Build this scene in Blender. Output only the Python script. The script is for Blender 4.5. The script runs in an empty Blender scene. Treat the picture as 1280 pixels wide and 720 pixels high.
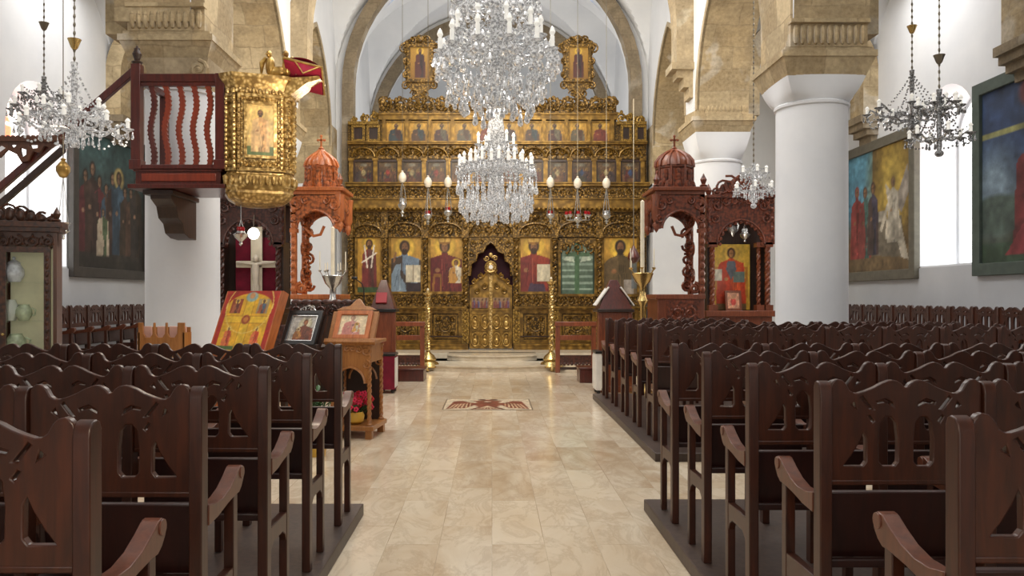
import bpy, bmesh, math, random
import numpy as np
from mathutils import Vector, Matrix, geometry
random.seed(7)
RNG = np.random.default_rng(11)
PI = math.pi
scene = bpy.context.scene
COL = scene.collection
# true camera numbers: eye 1.5 m above the floor, 1000 px focal length
def wx(px, Y): return (px - 615.0) * Y / 1000.0
def wz(py, Y): return 1.5 - (py - 372.0) * Y / 1000.0

# ------------------------------------------------------------------ materials
def lin(c):
    o = []
    for v in c[:3]:
        v /= 255.0
        o.append(v / 12.92 if v <= 0.04045 else ((v + 0.055) / 1.055) ** 2.4)
    return tuple(o) + (1.0,)
class NT:
    def __init__(s, name):
        s.m = bpy.data.materials.new(name); s.m.use_nodes = True
        s.t = s.m.node_tree; s.b = s.t.nodes['Principled BSDF']
    def n(s, kind, **kw):
        nd = s.t.nodes.new(kind)
        for k, v in kw.items():
            if hasattr(nd, k) and k not in ('Scale',): setattr(nd, k, v)
            else: nd.inputs[k].default_value = v
        return nd
    def l(s, a, b): s.t.links.new(a, b)
    def coord(s, kind='Object', scale=(1, 1, 1), rot=(0, 0, 0)):
        tc = s.n('ShaderNodeTexCoord'); mp = s.n('ShaderNodeMapping')
        mp.inputs['Scale'].default_value = scale; mp.inputs['Rotation'].default_value = rot
        s.l(tc.outputs[kind], mp.inputs['Vector']); return mp.outputs['Vector']
    def noise(s, vec, scale, detail=4, rough=0.55, dist=0.0):
        nd = s.n('ShaderNodeTexNoise'); nd.inputs['Scale'].default_value = scale
        nd.inputs['Detail'].default_value = detail; nd.inputs['Roughness'].default_value = rough
        nd.inputs['Distortion'].default_value = dist
        s.l(vec, nd.inputs['Vector']); return nd.outputs['Fac']
    def ramp(s, fac, stops):
        r = s.n('ShaderNodeValToRGB'); e = r.color_ramp.elements
        while len(e) < len(stops): e.new(0.5)
        for i, (p, c) in enumerate(stops): e[i].position = p; e[i].color = c
        s.l(fac, r.inputs['Fac']); return r.outputs['Color']
    def mix(s, fac, a, b, mode='MIX'):
        m = s.n('ShaderNodeMix'); m.data_type = 'RGBA'; m.blend_type = mode
        for sock, v in ((m.inputs[0], fac), (m.inputs[6], a), (m.inputs[7], b)):
            if isinstance(v, (int, float)): sock.default_value = v
            elif isinstance(v, tuple): sock.default_value = v
            else: s.l(v, sock)
        return m.outputs[2]
    def bump(s, h, strength=0.3, dist=0.01):
        b = s.n('ShaderNodeBump'); b.inputs['Strength'].default_value = strength
        b.inputs['Distance'].default_value = dist
        s.l(h, b.inputs['Height']); s.l(b.outputs['Normal'], s.b.inputs['Normal'])
    def set(s, **kw):
        for k, v in kw.items():
            k = k.replace('_', ' ')
            if isinstance(v, (int, float, tuple)): s.b.inputs[k].default_value = v
            else: s.l(v, s.b.inputs[k])
        return s
def plain(name, c, rough=0.5, metal=0.0, var=0.12, scale=8, emit=0, coat=0.0, trans=0.0, ecol=None, alpha=1.0):
    t = NT(name); v = t.coord()
    f = t.noise(v, scale)
    c = lin(c); d = tuple(x * (1 - var) for x in c[:3]) + (1,); e = tuple(min(1, x * (1 + var * .6)) for x in c[:3]) + (1,)
    t.set(Base_Color=t.ramp(f, [(0.3, d), (0.7, e)]), Roughness=rough, Metallic=metal)
    if coat: t.b.inputs['Coat Weight'].default_value = coat; t.b.inputs['Coat Roughness'].default_value = 0.15
    if trans: t.b.inputs['Transmission Weight'].default_value = trans; t.b.inputs['IOR'].default_value = 1.5
    if emit:
        t.b.inputs['Emission Color'].default_value = lin(ecol) if ecol else c
        t.b.inputs['Emission Strength'].default_value = emit
    if alpha < 1: t.b.inputs['Alpha'].default_value = alpha
    return t.m
def wood(name, c1, c2, rough=0.35, scale=6, coat=0.2, bump=0.08, carved=0.0, cscale=30):
    t = NT(name); v = t.coord(scale=(6, 6, 0.7)); v0 = t.coord()
    g = t.noise(v, scale, 6, 0.6, 0.6); big = t.noise(v0, 1.7, 2)
    c = t.ramp(g, [(0.28, lin(c1)), (0.72, lin(c2))])
    dk = tuple(x * 0.55 for x in lin(c1)[:3]) + (1,)
    c = t.mix(t.ramp(big, [(0.35, (0, 0, 0, 1)), (0.75, (.55, .55, .55, 1))]), c, dk)
    t.set(Base_Color=c, Roughness=rough)
    t.b.inputs['Coat Weight'].default_value = coat; t.b.inputs['Coat Roughness'].default_value = 0.2
    if carved:
        vo = t.n('ShaderNodeTexVoronoi'); vo.feature = 'SMOOTH_F1'; vo.inputs['Scale'].default_value = cscale
        t.l(v0, vo.inputs['Vector'])
        k = t.ramp(vo.outputs['Distance'], [(0.25, (1, 1, 1, 1)), (0.7, (0.25, 0.25, 0.25, 1))])
        t.set(Base_Color=t.mix(1.0, c, k, 'MULTIPLY')); t.bump(vo.outputs['Distance'], -carved, 0.02)
        t.t.nodes[-1] if False else None
    else: t.bump(g, bump, 0.003)
    return t.m
def gilt(name, dark, mid, light, cscale=22, metal=0.55, rough=0.38, bump=0.8):
    t = NT(name); v = t.coord()
    w = t.n('ShaderNodeMix'); w.data_type = 'VECTOR'
    nz = t.n('ShaderNodeTexNoise'); nz.inputs['Scale'].default_value = 9; t.l(v, nz.inputs['Vector'])
    w.inputs[0].default_value = 0.07; t.l(v, w.inputs[4]); t.l(nz.outputs['Color'], w.inputs[5])
    vo = t.n('ShaderNodeTexVoronoi'); vo.feature = 'SMOOTH_F1'; vo.inputs['Scale'].default_value = cscale
    vo.inputs['Smoothness'].default_value = 0.4
    t.l(w.outputs[1], vo.inputs['Vector'])
    big = t.noise(v, 2.2, 3)
    c = t.ramp(vo.outputs['Distance'], [(0.10, lin(light)), (0.34, lin(mid)), (0.66, lin(dark))])
    c = t.mix(t.ramp(big, [(0.3, (0, 0, 0, 1)), (0.8, (.5, .5, .5, 1))]), c, lin(mid))
    t.set(Base_Color=c, Roughness=rough, Metallic=metal); t.bump(vo.outputs['Distance'], -bump, 0.03)
    return t.m
M = {}
def mk_plaster(name, c, c2):
    t = NT(name); v = t.coord()
    f = t.noise(v, 0.9, 5, 0.6); g = t.noise(v, 22, 3)
    t.set(Base_Color=t.ramp(f, [(0.3, lin(c2)), (0.7, lin(c))]), Roughness=0.72)
    t.bump(g, 0.12, 0.006); return t.m
M['plaster'] = mk_plaster('white_plaster', (226, 228, 231), (212, 215, 220))
M['plaster_grey'] = mk_plaster('grey_plaster', (196, 199, 204), (184, 188, 194))
def mk_stone(name, pal, mort, sx=0.62, sy=0.36, patch=(206, 198, 182)):
    t = NT(name); uv = t.coord('UV')
    br = t.n('ShaderNodeTexBrick'); br.offset = 0.43; br.squash = 1.0
    br.inputs['Scale'].default_value = 1.0; br.inputs['Brick Width'].default_value = sx; br.inputs['Row Height'].default_value = sy
    br.inputs['Mortar Size'].default_value = 0.012; br.inputs['Mortar Smooth'].default_value = 0.6; br.inputs['Bias'].default_value = 0.1
    br.inputs['Color1'].default_value = lin(pal[0]); br.inputs['Color2'].default_value = lin(pal[1]); br.inputs['Mortar'].default_value = lin(mort)
    nz = t.n('ShaderNodeTexNoise'); nz.inputs['Scale'].default_value = 3; t.l(uv, nz.inputs['Vector'])
    mx = t.n('ShaderNodeMix'); mx.data_type = 'VECTOR'; mx.inputs[0].default_value = 0.09
    t.l(uv, mx.inputs[4]); t.l(nz.outputs['Color'], mx.inputs[5]); t.l(mx.outputs[1], br.inputs['Vector'])
    f1 = t.noise(uv, 2.1, 4, 0.6); f2 = t.noise(uv, 17, 5, 0.65); f3 = t.noise(uv, 1.1, 3, 0.5, 0.8)
    c = t.mix(t.ramp(f1, [(0.4, (0, 0, 0, 1)), (0.75, (.55, .55, .55, 1))]), br.outputs['Color'], lin(pal[2]))
    c = t.mix(t.ramp(f3, [(0.58, (0, 0, 0, 1)), (0.63, (.75, .75, .75, 1))]), c, lin(patch))
    c = t.mix(t.ramp(t.noise(uv, 1.5, 4, .6, .5), [(0.42, (0, 0, 0, 1)), (0.55, (.55, .55, .55, 1))]), c, lin(tuple(x * .62 for x in pal[1])))
    c = t.mix(0.35, c, t.ramp(f2, [(0.25, lin(tuple(x * .55 for x in pal[1]))), (0.7, lin(pal[0]))]))
    t.set(Base_Color=c, Roughness=0.85)
    ad = t.n('ShaderNodeMath'); ad.operation = 'ADD'; t.l(f2, ad.inputs[0]); t.l(br.outputs['Fac'], ad.inputs[1]); ad.use_clamp = False
    t.bump(ad.outputs[0], -0.25, 0.02); return t.m
M['stone'] = mk_stone('sandstone_blocks', [(214, 194, 156), (174, 148, 106), (198, 180, 146)], (150, 130, 98), patch=(222, 216, 204))
M['stone_dark'] = mk_stone('weathered_stone', [(160, 144, 118), (128, 112, 90), (146, 132, 110)], (112, 98, 78), patch=(176, 168, 154))
M['stone_plain'] = mk_stone('dressed_stone', [(200, 182, 150), (178, 156, 120), (192, 174, 146)], (170, 148, 114), 2.0, 1.1, (206, 196, 174))
def mk_marble():
    t = NT('marble_floor'); v = t.coord()
    sep = t.n('ShaderNodeSeparateXYZ'); cb = t.n('ShaderNodeCombineXYZ'); t.l(v, sep.inputs[0])
    t.l(sep.outputs['Y'], cb.inputs['X']); t.l(sep.outputs['X'], cb.inputs['Y'])
    def brick(a, b, m):
        br = t.n('ShaderNodeTexBrick'); br.offset = 0.37; br.offset_frequency = 2
        br.inputs['Scale'].default_value = 1.0; br.inputs['Brick Width'].default_value = 1.05; br.inputs['Row Height'].default_value = 0.32
        br.inputs['Mortar Size'].default_value = 0.0022; br.inputs['Mortar Smooth'].default_value = 0.2
        br.inputs['Color1'].default_value = a; br.inputs['Color2'].default_value = b; br.inputs['Mortar'].default_value = m
        t.l(cb.outputs[0], br.inputs['Vector']); return br
    b1 = brick(lin((230, 214, 188)), lin((194, 168, 136)), lin((160, 138, 110)))
    b2 = brick((0, 0, 0, 1), (1, 1, 1, 1), (.5, .5, .5, 1))
    # veins: each slab shifts the vein pattern
    sh = t.n('ShaderNodeVectorMath'); sh.operation = 'MULTIPLY_ADD'
    t.l(b2.outputs['Color'], sh.inputs[0]); sh.inputs[1].default_value = (7, 13, 3); t.l(v, sh.inputs[2])
    mp = t.n('ShaderNodeMapping'); mp.inputs['Scale'].default_value = (1.6, 0.75, 1); t.l(sh.outputs[0], mp.inputs['Vector'])
    f = t.noise(mp.outputs[0], 1.3, 7, 0.6, 0.9); f2 = t.noise(mp.outputs[0], 2.4, 9, 0.68, 0.8)
    c = t.mix(t.ramp(f, [(0.36, (0, 0, 0, 1)), (0.66, (.85, .85, .85, 1))]), b1.outputs['Color'], lin((234, 222, 200)))
    c = t.mix(t.ramp(f2, [(0.44, (0, 0, 0, 1)), (0.5, (.24, .24, .24, 1)), (0.56, (0, 0, 0, 1))]), c, lin((150, 122, 92)))
    c = t.mix(t.ramp(t.noise(mp.outputs[0], 0.6, 3, .5, .4), [(0.5, (0, 0, 0, 1)), (0.75, (.5, .5, .5, 1))]), c, lin((186, 160, 126)))
    t.set(Base_Color=c, Roughness=t.ramp(f2, [(0.3, (.10, .10, .10, 1)), (0.8, (.2, .2, .2, 1))]))
    t.b.inputs['Specular IOR Level'].default_value = 0.6
    return t.m
M['marble'] = mk_marble()
def mk_step():
    t = NT('step_marble'); v = t.coord(); f = t.noise(v, 2.2, 8, 0.6, 1.6)
    t.set(Base_Color=t.ramp(f, [(0.3, lin((196, 182, 160))), (0.7, lin((226, 216, 196)))]), Roughness=0.2); return t.m
M['step'] = mk_step()
M['pew'] = wood('dark_walnut', (44, 20, 11), (80, 38, 20), 0.38, 6, 0.1)
M['pew_arm'] = wood('worn_lit_walnut', (74, 37, 22), (114, 62, 39), 0.36, 6, 0.2)  # arm wood lighter from wear and from light, both put into the colour
M['pew_seat'] = wood('seat_walnut', (38, 13, 10), (60, 24, 17), 0.4, 6, 0.1)
M['platform'] = wood('platform_wood', (52, 40, 36), (84, 66, 56), 0.45, 5, 0.05)
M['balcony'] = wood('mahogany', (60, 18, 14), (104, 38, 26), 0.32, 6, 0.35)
M['balcony_lit'] = wood('mahogany_lit', (112, 40, 22), (150, 62, 36), 0.32, 6, 0.35)  # lighter copy of the mahogany, with the light on it painted in
M['darkwood'] = wood('dark_oak', (36, 22, 17), (66, 42, 31), 0.42, 5, 0.1)
M['orange'] = wood('amber_oak', (160, 84, 40), (216, 128, 70), 0.36, 6, 0.25)
M['orange_c'] = wood('carved_amber_oak', (164, 84, 40), (222, 130, 70), 0.4, 6, 0.2, carved=0.9, cscale=26)
M['red_w'] = wood('red_oak', (100, 48, 28), (150, 80, 48), 0.38, 6, 0.25)
M['red_c'] = wood('carved_red_oak', (104, 46, 28), (158, 82, 50), 0.4, 6, 0.2, carved=0.9, cscale=26)
M['dark_c'] = wood('carved_dark_oak', (64, 31, 23), (100, 54, 39), 0.4, 6, 0.2, carved=0.9, cscale=26)
M['light_w'] = wood('light_oak', (148, 92, 44), (190, 130, 72), 0.38, 6, 0.2)
M['cab'] = wood('cabinet_oak', (72, 38, 20), (112, 64, 34), 0.38, 6, 0.2)
M['cab_c'] = wood('carved_cabinet_oak', (66, 34, 18), (104, 58, 32), 0.4, 6, 0.2, carved=0.8, cscale=34)
M['gold'] = gilt('carved_gilt', (48, 34, 12), (132, 100, 44), (200, 160, 84), metal=.35, rough=.4)
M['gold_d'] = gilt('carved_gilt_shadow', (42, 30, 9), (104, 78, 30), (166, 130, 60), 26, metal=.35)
M['gold_s'] = gilt('smooth_gilt', (86, 64, 24), (158, 124, 54), (202, 164, 82), 34, 0.4, 0.38, 0.5)
M['gold_l'] = gilt('bright_gilt', (110, 80, 34), (200, 166, 100), (240, 218, 162), 24, 0.45, 0.32)
M['gold_b'] = gilt('bright_smooth_gilt', (140, 106, 50), (196, 160, 88), (230, 200, 132), 14, 0.5, 0.3, 0.3)
M['gold_p'] = gilt('gilt_moulding', (96, 70, 26), (146, 112, 48), (176, 138, 66), 9, 0.4, 0.36, 0.12)
M['gold_back'] = plain('gilt_recess', (52, 36, 14), 0.7, 0.1)
M['brass'] = plain('polished_brass', (204, 176, 116), 0.26, 0.9, 0.15)
M['silver'] = plain('silver', (206, 206, 204), 0.25, 0.9, 0.15)
M['steel'] = plain('dull_chain_metal', (126, 118, 104), 0.4, 0.8)
M['black'] = plain('black_lacquer', (26, 24, 24), 0.35)
M['white'] = plain('white_paper', (232, 228, 220), 0.7)
M['egg'] = plain('eggshell', (222, 212, 194), 0.45)
M['wax'] = plain('candle_wax', (238, 228, 204), 0.5, trans=0.1)
M['bulb'] = plain('frosted_bulb', (236, 234, 228), 0.25, emit=0.22, trans=0.2)
M['lamp_on'] = plain('lit_globe', (255, 250, 240), 0.3, emit=5)
M['redglass'] = plain('red_glass', (150, 22, 26), 0.15, emit=0.12, trans=0.3)
M['velvet'] = plain('crimson_velvet', (122, 14, 44), 0.85, var=0.3)
M['velvet_d'] = plain('dark_purple_curtain', (52, 16, 30), 0.9, var=0.4, scale=3)
M['crimson'] = plain('crimson_cloth', (150, 22, 52), 0.85, var=0.25)
M['redbook'] = plain('red_book_cover', (150, 36, 44), 0.5)
M['tapestry'] = plain('shelf_interior', (196, 190, 156), 0.6, emit=0.12)  # weak glow added so the cabinet back looks lit
M['leaf'] = plain('leaf_green', (40, 82, 36), 0.5, var=0.4)
M['petal'] = plain('pink_petal', (226, 52, 92), 0.6, var=0.3)
M['petal_r'] = plain('red_petal', (206, 32, 50), 0.6, var=0.3)
M['bowl_y'] = plain('yellow_ceramic', (224, 176, 66), 0.35)
M['ceram'] = plain('glazed_ceramic', (222, 226, 216), 0.2)
M['ceram_b'] = plain('blue_white_porcelain', (226, 230, 236), 0.2, var=0.3, scale=24)
M['ceram_g'] = plain('green_pottery', (196, 208, 176), 0.25, var=0.3, scale=24)
def mk_crystal(name, tr, base, em):
    t = NT(name); v = t.coord(); f = t.noise(v, 38, 2)
    b = lin(base)
    t.set(Base_Color=t.ramp(f, [(0.42, tuple(x * .2 for x in b[:3]) + (1,)), (0.58, b)]), Roughness=0.05)  # dark gaps between bright facets painted into the base colour
    t.b.inputs['Transmission Weight'].default_value = tr; t.b.inputs['IOR'].default_value = 1.6
    t.b.inputs['Specular IOR Level'].default_value = 0.9
    t.b.inputs['Emission Color'].default_value = (1, .97, .92, 1); t.b.inputs['Emission Strength'].default_value = em  # faint glow added to whiten the crystal, which is no light source
    return t.m
M['crystal'] = mk_crystal('cut_crystal', 0.45, (240, 241, 243), 0.07)
M['crystal_g'] = mk_crystal('grey_crystal', 0.5, (200, 202, 204), 0.0)
def mk_glass():
    t = NT('clear_glass'); v = t.coord(); f = t.noise(v, 2, 1)
    t.set(Base_Color=t.ramp(f, [(0, (.95, 1, .97, 1)), (1, (1, 1, 1, 1))]), Roughness=0.03)
    t.b.inputs['Transmission Weight'].default_value = 1.0; t.b.inputs['IOR'].default_value = 1.05
    t.b.inputs['Specular IOR Level'].default_value = 0.25
    return t.m
M['glass'] = mk_glass()
def mk_paint(name, rough, emit=0.0):
    t = NT(name); a = t.n('ShaderNodeAttribute'); a.attribute_name = 'Col'
    v = t.coord(); f = t.noise(v, 30, 3)
    k = t.ramp(f, [(0.3, (.82, .82, .82, 1)), (0.7, (1, 1, 1, 1))])
    c = t.mix(1.0, a.outputs['Color'], k, 'MULTIPLY')
    t.set(Base_Color=c, Roughness=rough)
    if emit:
        t.l(c, t.b.inputs['Emission Color']); t.b.inputs['Emission Strength'].default_value = emit
    return t.m
M['paint'] = mk_paint('painted_panel', 0.4)
M['paint_matt'] = mk_paint('painted_canvas', 0.65)
M['pane'] = mk_paint('window_glass', 0.3, 2.6)

# ------------------------------------------------------------------ mesh builder
class MB:
    def __init__(s): s.v = []; s.f = []; s.mi = []; s.uv = []; s.cur = 0
    def add(s, vs, fs, uvs=None, mi=None):
        o = len(s.v); s.v += [Vector(p) for p in vs]
        for k, f in enumerate(fs):
            s.f.append(tuple(i + o for i in f)); s.mi.append(s.cur if mi is None else mi)
            if uvs: s.uv.append(uvs[k])
            else:
                pts = [Vector(vs[i]) for i in f]
                n = Vector((0, 0, 0))
                for i in range(len(pts)):
                    a, b = pts[i], pts[(i + 1) % len(pts)]; n += a.cross(b)
                ax = max(range(3), key=lambda i: abs(n[i]))
                s.uv.append([(p[1], p[2]) if ax == 0 else ((p[0], p[2]) if ax == 1 else (p[0], p[1])) for p in pts])
        return s
    def box(s, x0, x1, y0, y1, z0, z1, mi=None):
        vs = [(x0,y0,z0),(x1,y0,z0),(x1,y1,z0),(x0,y1,z0),(x0,y0,z1),(x1,y0,z1),(x1,y1,z1),(x0,y1,z1)]
        return s.add(vs, [(0,3,2,1),(4,5,6,7),(0,1,5,4),(1,2,6,5),(2,3,7,6),(3,0,4,7)], mi=mi)
    def obox(s, c, size, R=None, mi=None):
        m = MB().box(-size[0]/2,size[0]/2,-size[1]/2,size[1]/2,-size[2]/2,size[2]/2)
        T = Matrix.Translation(c) @ (R.to_4x4() if R else Matrix())
        return s.add([T @ v for v in m.v], m.f, mi=mi)
    def frustum(s, b, t, z0, z1, mi=None):   # b,t = (x0,x1,y0,y1)
        vs = [(b[0],b[2],z0),(b[1],b[2],z0),(b[1],b[3],z0),(b[0],b[3],z0),(t[0],t[2],z1),(t[1],t[2],z1),(t[1],t[3],z1),(t[0],t[3],z1)]
        return s.add(vs, [(0,3,2,1),(4,5,6,7),(0,1,5,4),(1,2,6,5),(2,3,7,6),(3,0,4,7)], mi=mi)
    def prism(s, poly, axis, t0, t1, holes=(), mi=None, mside=None, caps=True):
        loops = [list(poly)] + [list(h) for h in holes]
        def mp(p, t): return (t, p[0], p[1]) if axis == 'x' else ((p[0], t, p[1]) if axis == 'y' else (p[0], p[1], t))
        flat = [p for lp in loops for p in lp]; n = len(flat)
        if caps:
            ed = []; q0 = 0
            for lp in loops:
                ed += [(q0+i, q0+(i+1) % len(lp)) for i in range(len(lp))]; q0 += len(lp)
            V2, _, T2, *_r = geometry.delaunay_2d_cdt([Vector(p) for p in flat], ed, [], 0, 1e-7)
            if len(V2) != n: print('prism: merged points', n, len(V2))
            def inside(x, y):
                c = False
                for lp in loops:
                    for i in range(len(lp)):
                        (x1, y1), (x2, y2) = lp[i], lp[(i+1) % len(lp)]
                        if (y1 > y) != (y2 > y) and x < (x2-x1)*(y-y1)/(y2-y1)+x1: c = not c
                return c
            org = _r[0]; mp_ = [o[0] if o else 0 for o in org]
            tris = [tuple(mp_[i] for i in t) for t in T2 if inside(sum(V2[i].x for i in t)/3, sum(V2[i].y for i in t)/3)]
            vs = [mp(p, t0) for p in flat] + [mp(p, t1) for p in flat]
            fs = []; uvs = []
            for tr in tris:
                a, b, c = [flat[i] for i in tr]
                ar = (b[0]-a[0])*(c[1]-a[1]) - (c[0]-a[0])*(b[1]-a[1])
                if abs(ar) < 1e-12: continue
                if ar < 0: tr = (tr[0], tr[2], tr[1])
                if axis == 'y': lo, hi = tuple(tr), tuple(reversed(tr))      # (x,z): ccw seen from -y
                else: lo, hi = tuple(reversed(tr)), tuple(tr)
                fs.append(lo); uvs.append([flat[i] for i in lo]); fs.append(tuple(i + n for i in hi)); uvs.append([flat[i] for i in hi])
            s.add(vs, fs, uvs, mi)
        for li, lp in enumerate(loops):
            ar = sum(lp[i][0]*lp[(i+1) % len(lp)][1] - lp[(i+1) % len(lp)][0]*lp[i][1] for i in range(len(lp)))
            if (ar < 0) != (li > 0): lp = lp[::-1]
            if axis == 'y': lp = lp[::-1]
            d = 0.0
            for i in range(len(lp)):
                a, b = lp[i], lp[(i+1) % len(lp)]; e = math.hypot(b[0]-a[0], b[1]-a[1])
                vs = [mp(a, t0), mp(b, t0), mp(b, t1), mp(a, t1)]
                s.add(vs, [(0, 1, 2, 3)], [[(t0, d), (t0, d+e), (t1, d+e), (t1, d)]], mside if mside is not None else mi)
                d += e
        return s
    def lathe(s, prof, c=(0,0,0), n=16, a0=0.0, a1=2*PI, cap=True, mi=None, sx=1.0, sy=1.0):
        full = abs(a1 - a0 - 2*PI) < 1e-6; k = n if full else n + 1
        vs = []; fs = []
        for (r, z) in prof:
            for i in range(k):
                a = a0 + (a1 - a0) * i / n
                vs.append((c[0] + r*math.cos(a)*sx, c[1] + r*math.sin(a)*sy, c[2] + z))
        for j in range(len(prof) - 1):
            for i in range(n):
                i2 = (i + 1) % k
                fs.append((j*k + i, j*k + i2, (j+1)*k + i2, (j+1)*k + i))
        if cap and full:
            if prof[0][0] > 1e-5: fs.append(tuple(reversed(range(k))))
            if prof[-1][0] > 1e-5: fs.append(tuple((len(prof)-1)*k + i for i in range(k)))
        return s.add(vs, fs, mi=mi)
    def tube(s, pts, r, n=6, cap=True, mi=None):
        pts = [Vector(p) for p in pts]; m = len(pts)
        if m < 2: return s
        rs = list(r) if isinstance(r, (list, tuple)) else [r] * m
        tg = []
        for i in range(m):
            t = pts[min(i+1, m-1)] - pts[max(i-1, 0)]
            tg.append(t.normalized() if t.length > 1e-9 else Vector((0, 0, 1)))
        up = Vector((0, 0, 1)) if abs(tg[0].z) < 0.9 else Vector((1, 0, 0))
        nrm = (up - tg[0] * up.dot(tg[0])).normalized()
        vs = []; fs = []
        for i in range(m):
            nrm = nrm - tg[i] * nrm.dot(tg[i])
            nrm = nrm.normalized() if nrm.length > 1e-6 else tg[i].orthogonal().normalized()
            b = tg[i].cross(nrm)
            for k in range(n):
                a = 2*PI*k/n; vs.append(pts[i] + (nrm*math.cos(a) + b*math.sin(a)) * rs[i])
        for i in range(m-1):
            for k in range(n):
                k2 = (k+1) % n; fs.append((i*n+k, i*n+k2, (i+1)*n+k2, (i+1)*n+k))
        if cap: fs.append(tuple(reversed(range(n)))); fs.append(tuple((m-1)*n + k for k in range(n)))
        return s.add(vs, fs, mi=mi)
    def ell(s, c, r, nu=10, nv=6, mi=None):
        r = (r, r, r) if isinstance(r, (int, float)) else r
        vs = [(c[0], c[1], c[2]-r[2])]; fs = []
        for j in range(1, nv):
            t = -PI/2 + PI*j/nv
            for i in range(nu):
                a = 2*PI*i/nu; vs.append((c[0]+r[0]*math.cos(t)*math.cos(a), c[1]+r[1]*math.cos(t)*math.sin(a), c[2]+r[2]*math.sin(t)))
        vs.append((c[0], c[1], c[2]+r[2])); T = len(vs)-1
        for i in range(nu):
            i2 = (i+1) % nu
            fs.append((0, 1+i2, 1+i)); fs.append((T, 1+(nv-2)*nu+i, 1+(nv-2)*nu+i2))
            for j in range(nv-2): fs.append((1+j*nu+i, 1+j*nu+i2, 1+(j+1)*nu+i2, 1+(j+1)*nu+i))
        return s.add(vs, fs, mi=mi)
    def grid(s, fn, nu, nv, mi=None, flip=False):
        vs = [fn(i/nu, j/nv) for j in range(nv+1) for i in range(nu+1)]; fs = []
        for j in range(nv):
            for i in range(nu):
                q = (j*(nu+1)+i, j*(nu+1)+i+1, (j+1)*(nu+1)+i+1, (j+1)*(nu+1)+i)
                fs.append(q[::-1] if flip else q)
        return s.add(vs, fs, mi=mi)
    def xf(s, T):
        s.v = [T @ v for v in s.v]; return s
    def join(s, o, T=None):
        k = len(s.v); s.v += [T @ v for v in o.v] if T else list(o.v)
        s.f += [tuple(i+k for i in f) for f in o.f]; s.mi += o.mi; s.uv += o.uv; return s
    def build(s, name, mats, parent=None, world=False, smooth=True, ang=38, bevel=0, label=None):
        mats = mats if isinstance(mats, (list, tuple)) else [mats]
        vs = s.v
        if world and parent is not None:
            off = Vector(parent.location)
            if parent.parent is not None: off = off + Vector(parent.parent.location)
            vs = [v - off for v in vs]
        me = bpy.data.meshes.new(name); me.from_pydata([tuple(v) for v in vs], [], s.f)
        for m in mats: me.materials.append(M[m] if isinstance(m, str) else m)
        me.polygons.foreach_set('material_index', [min(i, len(mats)-1) for i in s.mi])
        ul = me.uv_layers.new(name='UVMap')
        ul.data.foreach_set('uv', [c for f in s.uv for p in f for c in p])
        me.validate()
        if smooth:
            bm = bmesh.new(); bm.from_mesh(me); bmesh.ops.remove_doubles(bm, verts=bm.verts, dist=1e-5); bm.to_mesh(me); bm.free()
            me.polygons.foreach_set('use_smooth', [True]*len(me.polygons)); me.set_sharp_from_angle(angle=math.radians(ang))
        me.update()
        o = bpy.data.objects.new(name, me); COL.objects.link(o)
        if parent is not None: o.parent = parent
        if bevel:
            b = o.modifiers.new('Bevel', 'BEVEL'); b.width = bevel; b.segments = 2; b.limit_method = 'ANGLE'; b.angle_limit = math.radians(40)
        if label: o['label'] = label
        return o
def thing(name, label, cat, loc=(0, 0, 0), rz=0.0, group=None):
    o = bpy.data.objects.new(name, None); o.empty_display_size = 0.1; COL.objects.link(o)
    o.location = loc; o.rotation_euler = (0, 0, rz); o['label'] = label; o['category'] = cat
    if group: o['group'] = group
    return o
def tag(o, label, cat, group=None):
    o['label'] = label; o['category'] = cat
    if group: o['group'] = group
    return o
def struct(o): o['kind'] = 'structure'; return o
def kids(o): return [c for c in bpy.data.objects if c.parent == o]
KIDS = {}
def copy_tree(o, parent=None):
    c = o.copy(); COL.objects.link(c); c.parent = parent
    for ch in KIDS[o.name] if o.name in KIDS else kids(o): copy_tree(ch, c)
    return c
def cache_tree(o):
    ks = kids(o); KIDS[o.name] = ks
    for k in ks: cache_tree(k)

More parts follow.
